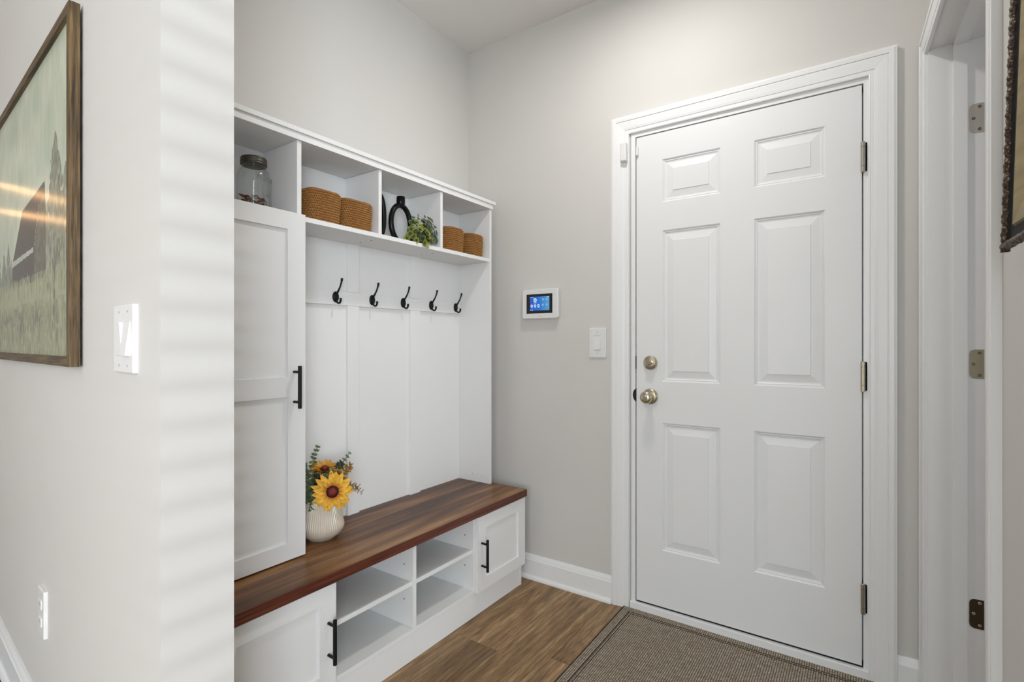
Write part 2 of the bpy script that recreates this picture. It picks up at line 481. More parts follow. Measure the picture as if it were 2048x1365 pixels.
struct(MB().box(-4.1, 4.62, -6.62, 0.12, CZ, CZ + 0.05).build('ceiling', M['ceil']))
# door wall, with the doorway left open
HX0, HX1, HZ = 0.925, 1.795, 2.092
struct(MB().box(-0.12, HX0, 0, 0.12, FZ, CZ).box(HX1, 4.6, 0, 0.12, FZ, CZ).box(HX0, HX1, 0, 0.12, HZ, CZ).build('wall_back', M['wall']))
struct(MB().box(-0.12, 0, -1.62, 0, FZ, CZ).build('wall_niche', M['wall']))
# left wall (its end face is the one striped by the blinds)
def prism(pts, z0, z1, name, mat):
    b = MB(); n = len(pts)
    b.add([(p[0], p[1], z0) for p in pts] + [(p[0], p[1], z1) for p in pts],
          [tuple(range(n)), tuple(range(n, 2 * n))] + [(i, (i + 1) % n, n + (i + 1) % n, n + i) for i in range(n)])
    return b.build(name, mat)
farL = LP + LD * 4.7
M['end'] = paint('wall_paint_end', (0.70, 0.695, 0.69), 0.6)
struct(prism([(0.779, -1.782), (0.779, -1.657), (0.0, -1.603), (farL.x, -1.45 + 0.18), (farL.x, farL.y)], FZ, CZ, 'wall_left', M['wall']))
# right wall: corner piece, long piece with the picture, piece above the doorway
def rblock(b, a0, a1, z0, z1, n0, n1): return b.box(a0, a1, z0, z1, n0, n1)
OA0, OA1, OZ = 0.084, 0.862, 2.092
b = MB(TR); rblock(b, -0.02, OA0, FZ, CZ, -0.13, 0); rblock(b, OA1, 1.87, FZ, CZ, -0.13, 0); rblock(b, OA0, OA1, OZ, CZ, -0.13, 0)
struct(b.build('wall_right', M['wall']))
# rest of the rooms behind the camera (closed shell; its clear windows are added for fill light)
struct(MB().box(2.06, 4.6, -1.87, -1.75, FZ, CZ).build('wall_partition', M['wall']))
b = MB(); b.box(4.5, 4.62, -6.6, -5.6, FZ, CZ).box(4.5, 4.62, -5.6, -3.6, FZ, .3).box(4.5, 4.62, -5.6, -3.6, 2.4, CZ).box(4.5, 4.62, -3.6, -3.35, FZ, CZ).box(4.5, 4.62, -2.05, 0, FZ, CZ).box(4.5, 4.62, -3.35, -2.05, FZ, 0.75).box(4.5, 4.62, -3.35, -2.05, 2.35, CZ)
struct(b.build('wall_window_side', M['wall']))
b = MB(); b.box(-4.0, 0.7, -6.62, -6.5, FZ, CZ).box(3.5, 4.6, -6.62, -6.5, FZ, CZ).box(0.7, 3.5, -6.62, -6.5, FZ, 0.10).box(0.7, 3.5, -6.62, -6.5, 2.45, CZ)
struct(b.build('wall_front', M['wall']))
struct(MB().box(-4.1, -3.9, -6.6, -1.2, FZ, CZ).build('wall_far_left', M['wall']))
# windows
def window_frame(name, T, u0, u1, v0, v1, mull=1):
    b = MB(T); t = 0.05
    b.box(u0, u0 + t, v0, v1, -0.1, 0.02, .003).box(u1 - t, u1, v0, v1, -0.1, 0.02, .003).box(u0, u1, v0, v0 + t, -0.1, 0.02, .003).box(u0, u1, v1 - t, v1, -0.1, 0.02, .003)
    for k in range(mull): c = u0 + (u1 - u0) * (k + 1) / (mull + 1); b.box(c - .025, c + .025, v0, v1, -0.09, -0.03, .003)
    return struct(b.build(name, M['trim']))
window_frame('fill_window_front', lambda u, v, n: Vector((u, -6.5 + n, v)), 0.7, 3.5, 0.10, 2.45, 2)  # added, unseen: an opening made to carry the front fill
wf = window_frame('window_2', lambda u, v, n: Vector((4.5 - n, u, v)), -3.35, -2.05, 0.75, 2.35, 0)
window_frame('fill_window_side', lambda u, v, n: Vector((4.5 - n, u, v)), -5.6, -3.6, 0.3, 2.4, 1)  # unblinded window added for the side fill, out of view
b = MB(); z = 0.82
while z < 2.28:
    a = R(28); dx, dz = 0.025 * math.cos(a), 0.025 * math.sin(a)
    b.add([(4.545 - dx, -3.30, z + dz), (4.545 + dx, -3.30, z - dz), (4.545 + dx, -2.10, z - dz), (4.545 - dx, -2.10, z + dz),
           (4.545 - dx, -3.30, z + dz + .002), (4.545 + dx, -3.30, z - dz + .002), (4.545 + dx, -2.10, z - dz + .002), (4.545 - dx, -2.10, z + dz + .002)],
          [(0, 1, 2, 3), (4, 5, 6, 7), (0, 1, 5, 4), (1, 2, 6, 5), (2, 3, 7, 6), (3, 0, 4, 7)])
    z += 0.045
b.build('blind_slats', M['plastic'], wf)

# baseboards
def base_prof(h=0.118, z0=FZ):
    return [(z0, 0), (z0, 0.026), (z0 + .008, 0.0255), (z0 + .016, 0.021), (z0 + .019, 0.0145), (z0 + h - .026, 0.0145), (z0 + h - .022, 0.012), (z0 + h - .012, 0.0095), (z0 + h - .004, 0.006), (z0 + h, 0.0045), (z0 + h, 0)]
def baseboard(name, T, u0, u1, h=0.118):
    b = MB(); pr = base_prof(h); m = len(pr)
    vs = [tuple(T(u, z, n)) for u in (u0, u1) for (z, n) in pr]
    b.add(vs, [(k, k + 1, m + k + 1, m + k) for k in range(m - 1)] + [tuple(range(m)), tuple(range(m, 2 * m))])
    return struct(b.build(name, M['trim']))
baseboard('baseboard_back', TB, 0.0, 0.841)
baseboard('baseboard_corner', TB, 1.869, 1.925)
baseboard('baseboard_niche', lambda u, z, n: TK(u, z, n), -1.60, 0.0)
baseboard('baseboard_left', TL, 0.0, 4.5, 0.135)
baseboard('baseboard_right', TR, 0.937, 1.86, 0.125)

# entry door: casing, jamb, threshold
cas = [(0, 0), (0, 0.011), (.004, .0125), (.0055, .0115), (.016, .0115), (.018, .0135), (.028, .0155), (.052, .0175), (.056, .0165), (.0575, .0195), (.071, .0205), (.0735, .0185), (.079, .0175), (.079, 0)]
b = MB(TB)
L, Rr, Tt = 0.9205, 1.7895, 2.087
b.sweep3([(L, FZ, -1, 0), (L, Tt, -1, 1), (Rr, Tt, 1, 1), (Rr, FZ, 1, 0)], cas)
struct(b.build('trim_casing_entry', M['trim']))
b = MB(TB)
b.box(0.9275, 0.9475, FZ, 2.069, -0.115, 0.0015, .001).box(1.7745, 1.795, FZ, 2.069, -0.115, 0.0015, .001).box(0.9275, 1.795, 2.0685, 2.092, -0.115, 0.0015, .001)
b.box(0.9475, 0.960, 0.0, 2.069, -0.09, -0.052).box(1.762, 1.7745, 0.0, 2.069, -0.09, -0.052).box(0.9475, 1.7745, 2.056, 2.069, -0.09, -0.052)
struct(b.build('trim_jamb_entry', M['trim']))
struct(MB(TB).box(0.925, 1.790, FZ, 0.0265, -0.11, 0.012, .003).build('trim_threshold', M['trim']))
struct(MB(TB).box(0.945, 1.78, 0.02, 2.075, -0.118, -0.112).build('trim_gap_backing', M['gap']))  # dark sheet added behind the leaf, blocks outside light so gaps stay dark

d = thing('door_1', None, None, (1.7745, 0, 0.035), kind='structure')
rings = [(0, 0), (.002, .001), (.006, .0055), (.009, .0045), (.013, .0075), (.018, .0085), (.045, .0035), (.0465, .0012)]
pans = []
for (u0, u1) in ((1.065, 1.302), (1.425, 1.661)):
    for (v0, v1) in ((0.275, 0.822), (0.998, 1.645), (1.765, 1.949)): pans.append((u0, u1, v0, v1))
MB(TB).board(0.9515, 1.7700, 0.0345, 2.0645, -0.046, -0.0015, pans, rings).build('leaf', M['door'], d)
def hinge(z, mat):
    b = MB(); x, y = 1.7735, -0.0065
    b.lathe([(0.0055, -.0535), (0.0072, -.052), (0.0072, -.032)], (x, y, z), n=20)
    b.lathe([(0.0072, -.031), (0.0072, .034)], (x, y, z), n=20)
    b.lathe([(0.0072, .035), (0.0072, .051), (0.0055, .053)], (x, y, z), n=20)
    b.box(x - .0005, x + .012, -.0015, .0, z - .05, z + .05)
    b.build('hinge', mat, d, smooth=True, autosmooth=40)
hinge(1.81, M['nickel']); hinge(1.046, M['brass']); hinge(0.272, M['nickel'])
db = MB().lathe([(.0305, 0), (.0305, .004), (.029, .0075), (.024, .0105), (.019, .0125), (.017, .016), (0.0155, .0165), (.0005, .0165)], (1.0155, -0.0015, 1.078), '-y', 48).build('deadbolt', M['brass'], d, smooth=True, autosmooth=35)
b = MB().lathe([(.009, .015), (.009, .019), (.0005, .0195)], (1.0155, -0.0015, 1.078), '-y', 24)
# thumb turn: pointed oval blade
pts = [(-.0185, 0), (-.012, .0045), (0, .0065), (.012, .0048), (.0185, .001), (.0185, -.001), (.012, -.0048), (0, -.0065), (-.012, -.0045)]
n_ = len(pts); b.add([(1.0155 + p[0], -0.0185, 1.076 + p[1]) for p in pts] + [(1.0155 + p[0] * .93, -0.0300, 1.076 + p[1] * .55) for p in pts],
    [tuple(range(n_)), tuple(range(n_, 2 * n_))] + [(i, (i + 1) % n_, n_ + (i + 1) % n_, n_ + i) for i in range(n_)])
b.build('thumb_turn', M['brass'], db)
kb = MB().lathe([(.0335, 0), (.0335, .003), (.031, .007), (.025, .010), (.016, .012), (.0125, .016), (.0115, .024), (.0125, .029), (.018, .034), (.0235, .041), (.026, .050), (.0255, .058), (.0225, .0635), (.017, .0665), (.0115, .068), (.0115, .0665), (.0005, .0665)], (1.0150, -0.0015, 0.932), '-y', 48).build('door_knob', M['brass'], d, smooth=True, autosmooth=40)
b = MB().lathe([(.0095, .066), (.0095, .070), (.008, .0712), (.0005, .0712)], (1.0150, -0.0015, 0.932), '-y', 24); b.box(1.0075, 1.0225, -.0745, -.072, .9305, .9335)
b.build('lock_button', M['nickel'], kb)
# strike plates on the jamb
b = MB(TB)
b.box(.9480, .9510, .905, .965, -0.03, -0.001); lp = [(.9515 - .0150 * math.cos(t), .935 + .0270 * math.sin(t)) for t in [R(a) for a in range(-80, 81, 16)]]
n = len(lp); b.add([(p[0], p[1], .0016) for p in lp] + [(p[0], p[1], .0030) for p in lp], [tuple(range(n)), tuple(range(n, 2 * n))] + [(i, (i + 1) % n, n + (i + 1) % n, n + i) for i in range(n)])
b.build('strike_plate', plain('blackened_steel', (.03, .028, .025), .35, .5), d)
MB(TB).box(.9477, .9512, 1.05, 1.105, -0.03, 0.0005).build('bolt_strike', M['gap'], d)
MB(TB).box(.950, 1.773, .0262, .0340, -0.04, -0.006).build('door_bottom_gap', M['gap'], d)  # black strip standing in for the shaded gap under the door

# right doorway: casing, jambs with stops and hinge leaves
b = MB(TR); L, Rr, Tt = 0.078, 0.868, 2.083
cas2 = [(a * 0.84, t * 0.86) for a, t in cas]
b.sweep3([(L, FZ, -1, 0), (L, Tt, -1, 1), (Rr, Tt, 1, 1), (Rr, FZ, 1, 0)], cas2)
struct(b.build('trim_casing_side', M['trim']))
b = MB(TR)
for (n0, n1) in ((-0.135, 0.001),):
    b.box(OA0 - .001, OA0 + .003, FZ, OZ, n0, n1).box(OA1 - .003, OA1 + .001, FZ, OZ, n0, n1).box(OA0, OA1, OZ - .003, OZ + .001, n0, n1)
b.box(OA0 + .003, OA0 + .014, FZ, OZ - .003, -0.092, -0.058, .001).box(OA1 - .014, OA1 - .003, FZ, OZ - .003, -0.092, -0.058, .001).box(OA0 + .003, OA1 - .003, OZ - .014, OZ - .003, -0.092, -0.058, .001)
jamb2 = struct(b.build('trim_jamb_side', M['trim']))
def hinge_leaf(z, mat, lab):
    b = MB(TR); w0, w1, h, r = -0.097, -0.131, 0.0445, 0.013
    pts = [(w1, -h), (w0 - r, -h)] + [(w0 - r + r * math.sin(t), -h + r - r * math.cos(t)) for t in (R(30), R(60), R(90))] + [(w0 - r + r * math.cos(t), h - r + r * math.sin(t)) for t in (0, R(30), R(60), R(90))] + [(w1, h)]
    n = len(pts); a0, a1 = OA0 + .0022, OA0 + .0042
    b.add([(a0, z + p[1], p[0]) for p in pts] + [(a1, z + p[1], p[0]) for p in pts], [tuple(range(n)), tuple(range(n, 2 * n))] + [(i, (i + 1) % n, n + (i + 1) % n, n + i) for i in range(n)])
    o = b.build('hinge_leaf', mat, jamb2); o['label'] = lab
    for (dn, dz) in ((-0.121, .034), (-0.107, 0), (-0.121, -.034)):
        s_ = MB()
        c = TR(OA0 + .0042, z + dz, dn)
        s_.lathe([(.0045, 0), (.0042, .0008), (.0016, .0009), (.0012, -.0002), (.0002, -.0003)], (c.x, c.y, c.z), '-y', 16, cap=False)
        s_.build('screw', M['dark_metal'] if mat is not M['dark_metal'] else M['nickel'], o, smooth=True)
hinge_leaf(1.846, plain('lit_nickel', (0.66, 0.61, 0.56), 0.35, 0.75), 'satin nickel hinge leaf coloured pale for the light on it')  # paler copy of the nickel, its lit look put into the colour
hinge_leaf(1.098, M['brass'], 'brass-toned hinge leaf')
hinge_leaf(0.338, M['dark_metal'], 'nickel hinge leaf coloured dark for its reflection')  # nickel too: the dark reflection is put into its colour

# ------------------------------------------------------------------ storage bench
RG1 = [(0, 0), (.0012, .0085)]
bench = thing('storage_bench', 'white storage bench with dark brown wood top, open cubbies and shaker doors', 'bench', (0.2, -0.81, FZ))
b = MB()
b.box(.027, .405, -.106, -.090, FZ, .4225, .0006).box(.027, .405, -1.535, -1.519, FZ, .4225, .0006)
b.box(.027, .405, -1.519, -.106, .0915, .1080, .0006).box(.385, .4035, -1.519, -.106, FZ, .0905, .0006)
b.box(.027, .033, -1.519, -.106, .108, .4225)
b.build('carcass', M['lam'], bench)
tp = MB(); tp.box(.018, .4285, -1.5395, -.0845, .4235, .4560, .001); tp.build('bench_top', M['bench'], bench)
e = MB(); e.box(.4285, .4325, -1.5395, -.0835, .4235, .4558, .0008); e.box(.018, .4325, -.0845, -.0815, .4235, .4558, .0008)
e.build('bench_top_edge', M['bench_edge'], bench)['label'] = 'reddish brown front edge of the top'
for (y0, y1) in ((-1.168, -1.150), (-.814, -.797), (-.460, -.443)):
    MB().box(.033, .4045, y0, y1, .108, .4225, .0006).build('divider', M['lam'], bench)
for (y0, y1) in ((-1.150, -.814), (-.797, -.460)):
    MB().box(.033, .396, y0 + .0005, y1 - .0005, .2625, .2785, .0006).build('shelf', M['lam'], bench)
h = MB()
for y in (-.8145, -.4605):
    for z in (.335, .205): MB().lathe([(.0028, 0), (.0028, .0004)], (.358, y, z), '-y', 12).build('shelf_pin_hole', M['hole'], bench)
def bar_handle(parent, xf, y, z0, z1):
    b = MB(); x = xf + .032
    b.lathe([(.0050, 0), (.0060, .0008), (.0060, z1 - z0 - .0008), (.0050, z1 - z0)], (x, y, z0), n=20)
    for z in (z0 + .020, z1 - .020): b.lathe([(.0045, 0), (.0045, .032)], (xf, y, z), 'x', 16)
    return b.build('handle', M['black'], parent, smooth=True, autosmooth=50)
def cupboard(y0, y1, hy):
    dd = MB(TK).board(y0, y1, .0935, .4165, .4065, .4215, [(y0 + .058, y1 - .058, .146, .3625)], RG1).build('cupboard_door', M['lam'], bench)
    bar_handle(dd, .4215, hy, .184, .3215)
cupboard(-.449, -.0825, -.424); cupboard(-1.5275, -1.161, -1.189)

# ------------------------------------------------------------------ hutch: tall cupboard, cubbies and hook board
hut = thing('hall_tree_hutch', 'tall white hutch with open cubbies and five black hooks standing on the wood bench', 'cabinet', (0.12, -0.81, 0.4565))
Z0 = .4565
for (y0, y1) in ((-.1140, -.0975), (-1.5200, -1.5035)):
    MB().box(.0275, .230, y0, y1, Z0, 1.8345, .0006).build('side_panel', M['lam'], hut)
MB().box(.0275, .230, -1.1715, -1.1555, Z0, 1.8345, .0006).build('inner_side_panel', M['lam'], hut)
MB().box(.020, .0275, -1.520, -.0975, Z0, 1.8345).build('back_panel', M['lam'], hut)
MB().box(.020, .2385, -1.520, -.0950, 1.8350, 1.8580, .0006).build('top_panel', M['lam'], hut)
MB().box(.016, .2455, -1.5360, -.0820, 1.8582, 1.8735, .0008).build('top_cap', M['lam'], hut)
sh = MB().box(.0275, .230, -1.1553, -.1142, 1.5700, 1.5865, .0006).build('cubby_shelf', M['lam'], hut)
MB().box(.0275, .230, -1.5030, -1.1718, 1.5700, 1.5865, .0006).build('cubby_shelf', M['lam'], hut)
s_ = MB()
for y in (-.806, -.457):
    for x in (.098, .165): MB().lathe([(.0036, 0), (.0036, .0004)], (x, y, 1.5697), n=12).build('screw_hole', M['hole'], sh)  # flat dark discs, the shade inside the screw holes as colour
for (y0, y1) in ((-.8250, -.8095), (-.4745, -.4590)):
    MB().box(.0275, .229, y0, y1, 1.5867, 1.8345, .0006).build('cubby_divider', M['lam'], hut)
XB = .040
for (y0, y1) in ((-.822, -.764), (-.472, -.408)):
    MB().box(.0275, XB, y0, y1, Z0, 1.3155, .0005).build('batten', M['lam'], hut)
    MB().box(.0275, XB, y0, y1, 1.3720, 1.5698, .0005).build('batten', M['lam'], hut)
MB().box(.0275, XB, -1.1553, -.1142, 1.3160, 1.3715, .0005).build('hook_rail', M['lam'], hut)
for (x, z) in ((.128, .500), (.178, .4925)): MB().lathe([(.0060, 0), (.0058, .0010), (.0040, .0020), (.0004, .0024)], (x, -.1141, z), '-y', 20).build('screw_cap', M['plastic'], hut, smooth=True)
for y in (-.881, -.697, -.518, -.334, -.153):
    b = MB(); z = 1.347
    b.lathe([(.0005, .0065), (.010, .006), (.0150, .0042), (.0172, .0015), (.0172, 0)], (XB, y, z), 'x', 28, rad=None)
    k = len(b.v) - 28 * 5
    for i in range(k, len(b.v)): v = b.v[i]; b.v[i] = (v[0], y + (v[1] - y) * 0.88, z + (v[2] - z) * 1.28)
    P = [(XB + .004, z + .010), (XB + .016, z + .020), (XB + .031, z + .038), (XB + .0395, z + .058), (XB + .0405, z + .072)]
    def bez(P, n=14):
        out = []
        for i in range(n + 1):
            t = i / n; q = [Vector((p[0], y, p[1])) for p in P]
            while len(q) > 1: q = [q[j] * (1 - t) + q[j + 1] * t for j in range(len(q) - 1)]
            out.append(q[0])
        return out
    pp = bez(P); b.tube(pp, [.0050 - .0018 * math.sin(math.pi * i / 14 * .9) if i < 12 else .0046 for i in range(15)], 12)
    pp = bez([(XB + .003, z - .010), (XB + .010, z - .030), (XB + .034, z - .034), (XB + .032, z - .006)]); b.tube(pp, [.0048 - .0012 * math.sin(math.pi * i / 14) if i < 12 else .0046 for i in range(15)], 12)
    b.build('coat_hook', M['black'], hut, smooth=True)
td = MB(TK).board(-1.5195, -1.1525, .4620, 1.5875, .2320, .2480, [(-1.462, -1.215, .516, .988), (-1.462, -1.215, 1.052, 1.530)], RG1).build('tall_door', M['lam'], hut)
bar_handle(td, .2480, -1.1935, .951, 1.0885)

# ------------------------------------------------------------------ baskets
def basket(label, x0, x1, y0, y1, z, h, rows, flare=0.9, ex=4.0, seed=1):
    cx, cy = (x0 + x1) / 2, (y0 + y1) / 2
    root = thing('woven_basket', label, 'basket', (cx, cy, z), group='woven seagrass baskets on the cubby shelf')
    hx, hy = (x1 - x0) / 2, (y1 - y0) / 2
    n = 540; sub = 6
    rnd = random.Random(seed)
    def shell(inset, name, hh, flip=False):
        vs = []; fs = []; cs = []
        H = rows * sub
        per = 2 * math.pi
        for j in range(H + 1):
            t = j / H; row = j / sub; fr = row - int(row) if j < H else 0.0
            sc = flare + (1 - flare) * min(1, t * 1.4) ** 0.7
            bulge = .0040 * math.sin(math.pi * fr) if j % sub else -.0034
            for i in range(n):
                a = per * i / n; ca, sa = math.cos(a), math.sin(a)
                k = (abs(ca) ** ex + abs(sa) ** ex) ** (-1 / ex)
                # braid: each row is plaited, two strands crossing
                ph = i * 88 * math.pi / n + (int(row + 1e-6) % 2) * 1.57
                br = .0011 * math.sin(ph * 2 + abs(fr - .5) * 5.0)
                r_off = bulge + br - inset
                px = (hx * sc * k) * ca + r_off * ca * 1.2; py = (hy * sc * k) * sa + r_off * sa * 1.2
                vs.append((cx + px, cy + py, z + hh * t + (0.0012 * math.sin(3 * a + seed))*t))
                q = (0.5 + 0.5 * math.sin(ph * 2 + abs(fr - .5) * 5.0)) * (.35 + .65 * rnd.random())
                base = np.array([0.15, 0.045, 0.010]) * (1 - q) + np.array([0.78, 0.42, 0.13]) * q  # shade put into the colour: dark braid hollows, light crests
                base = base * (0.85 + 0.3 * rnd.random())
                cs.append(tuple(base))
        for j in range(H):
            for i in range(n):
                k2 = (i + 1) % n
                fs.append((j * n + i, j * n + k2, (j + 1) * n + k2, (j + 1) * n + i))
        return vs, fs, cs
    vs, fs, cs = shell(0, 'o', h)
    b = MB(); b.add(vs, fs, cs)
    vs2, fs2, cs2 = shell(.006, 'i', h)
    b.add(vs2, fs2, cs2)
    H = rows * sub; N = n * (H + 1)
    b.f += [(H * n + i, H * n + (i + 1) % n, N + H * n + (i + 1) % n, N + H * n + i) for i in range(n)]
    b.f.append(tuple(range(n)))
    b.build('basket_body', M['basket'], root, smooth=True)
    rim = []
    for i in range(120):
        a = 2 * math.pi * i / 120; ca, sa = math.cos(a), math.sin(a); k = (abs(ca) ** ex + abs(sa) ** ex) ** (-1 / ex)
        rim.append((cx + (hx * k - .003) * ca, cy + (hy * k - .003) * sa, z + h))
    r = MB(); r.col = (0.30, 0.12, 0.03); r.closed_tube(rim, .0042, 8); r.build('rim', M['basket'], root, smooth=True)
    return root
SZ = 1.5870
basket('large woven brown basket left one of its pair, in the cubby right of the jars', .085, .216, -1.108, -.981, SZ, .111, 13, .92, 5, 1)
basket('large woven brown basket, right one of its pair, left of the black vases', .085, .216, -.973, -.836, SZ, .106, 13, .92, 5, 2)
basket('small woven brown basket directly right of the green plant, behind its divider edge', .105, .222, -.415, -.286, SZ, .108, 13, .93, 3.0, 3)
basket('small woven brown basket at the far right end of the cubby shelf', .105, .222, -.262, -.137, SZ, .104, 13, .93, 3.0, 4)

# ------------------------------------------------------------------ glass jars
JK = .87
jar_prof = [(.046, .0), (.056, .003), (.0605, .010), (.0610, .095), (.0590, .118), (.0530, .134), (.0440, .144), (.0405, .149), (.0410, .152), (.0425, .1535), (.0410, .1555), (.0405, .166)]
jar_prof = [(r * JK, h) for r, h in jar_prof]
def jar(label, x, y):
    root = thing('glass_jar', label, 'jar', (x, y, SZ), group='glass jars in the left cubby')
    inner = [(max(.0004, r - .004), hh + (.005 if i < 2 else 0)) for i, (r, hh) in enumerate(jar_prof)]
    prof = [(.0004, 0)] + jar_prof + inner[::-1] + [(.0004, .005)]
    MB().lathe(prof, (x, y, SZ), n=64, cap=False).build('glass_body', M['glass'], root, smooth=True)
    lid = MB().lathe([(r_ * JK, h_) for r_, h_ in [(.0435, .155), (.0455, .156), (.0462, .159), (.0448, .1615), (.0462, .164), (.0462, .167), (.0448, .1695), (.0458, .172), (.0455, .176), (.0435, .1795), (.0400, .1805), (.0380, .1795), (.0004, .1795)]], (x, y, SZ), n=56)
    lid.build('lid', M['lid'], root, smooth=True, autosmooth=50)
    rnd = random.Random(int(-y * 1000)); b = MB()
    for i in range(150):
        a = rnd.random() * 6.283; rr = .039 * math.sqrt(rnd.random()); s1 = .004 + .007 * rnd.random()
        c = Vector((x + rr * math.cos(a), y + rr * math.sin(a), SZ + .009 + .046 * rnd.random() ** 1.2))
        dd = Vector((rnd.uniform(-1, 1), rnd.uniform(-1, 1), rnd.uniform(-.4, .6))).normalized()
        col = rnd.choice([(.20, .05, .02), (.33, .10, .04), (.12, .04, .02), (.42, .2, .1)])
        b.leaf(c - dd * s1, dd, (0, 0, 1), s1 * 2, s1 * 1.7, .3, 3, col, col)
    o = b.build('dried_petals', M['chips'], root); o['kind'] = 'stuff'
    return root
def text_mesh(txt, size):
    cu = bpy.data.curves.new('t', 'FONT'); cu.body = txt; cu.size = size; cu.extrude = size * .05; cu.align_x = 'CENTER'; cu.resolution_u = 3
    o = bpy.data.objects.new('t', cu); COL.objects.link(o)
    dg = bpy.context.evaluated_depsgraph_get(); dg.update()
    me = bpy.data.meshes.new_from_object(o.evaluated_get(dg))
    vs = [tuple(v.co) for v in me.vertices]; fs = [tuple(p.vertices) for p in me.polygons]
    bpy.data.objects.remove(o); bpy.data.curves.remove(cu); bpy.data.meshes.remove(me)
    return vs, fs
JX, JY = .130, -1.2625
j1 = jar('clear glass jar with dark metal lid and dried petals, fully visible in left cubby', JX, JY)
for (txt, zc) in (('MASON', .100), ('JAR', .046)):
    vs, fs = text_mesh(txt, .021)
    b = MB(); ang0 = R(20); rr = .0612 * JK
    b.add([(JX + (rr + v[2] * .6) * math.cos(ang0 + v[0] / rr), JY + (rr + v[2] * .6) * math.sin(ang0 + v[0] / rr), SZ + zc + v[1]) for v in vs], fs)
    b.build('raised_lettering', M['glass_letter'], j1)
jar('clear glass jar mostly hidden behind the striped wall end, left of another jar', .130, -1.3885)

# ------------------------------------------------------------------ black ring vases
def ring_vase(label, x, y, ry, rz, tube, neck, zc=None):
    root = thing('ring_vase', label, 'vase', (x, y, SZ), group='black loop vases')
    zc = SZ + rz + tube
    pts = [(x, y + ry * math.cos(2 * math.pi * i / 72), zc + rz * math.sin(2 * math.pi * i / 72)) for i in range(72)]
    b = MB().closed_tube(pts, tube, 18); b.box(x - .014, x + .014, y - .022, y + .022, SZ, SZ + .006, .002)
    b.build('ring_body', M['gloss_black'], root, smooth=True, autosmooth=60)
    zt = zc + rz
    MB().lathe([(tube * .9, -.006), (.0175, .004), (.0185, .012), (.0185, .012 + neck), (.0170, .0135 + neck), (.0140, .0135 + neck), (.0140, .006 + neck), (.0004, .006 + neck)], (x, y, zt), n=32).build('neck', M['gloss_black'], root, smooth=True, autosmooth=50)
ring_vase('black ceramic ring shaped vase with open centre, standing behind the green plant', .130, -.617, .055, .0790, .0115, .024)
b = MB(); X0, Y0 = .130, -.7480
pts = [(X0, Y0 + .0360 * abs(math.cos(t)) ** .75 * (1 if math.cos(t) > 0 else -1), SZ + .101 + .0895 * math.sin(t)) for t in [2 * math.pi * i / 72 for i in range(72)]]
root = thing('loop_vase', 'taller black vase mostly hidden behind the divider, only its dark curved side showing', 'vase', (X0, Y0, SZ), group='black loop vases')
b.closed_tube(pts, .0115, 18); b.build('loop_body', M['gloss_black'], root, smooth=True)

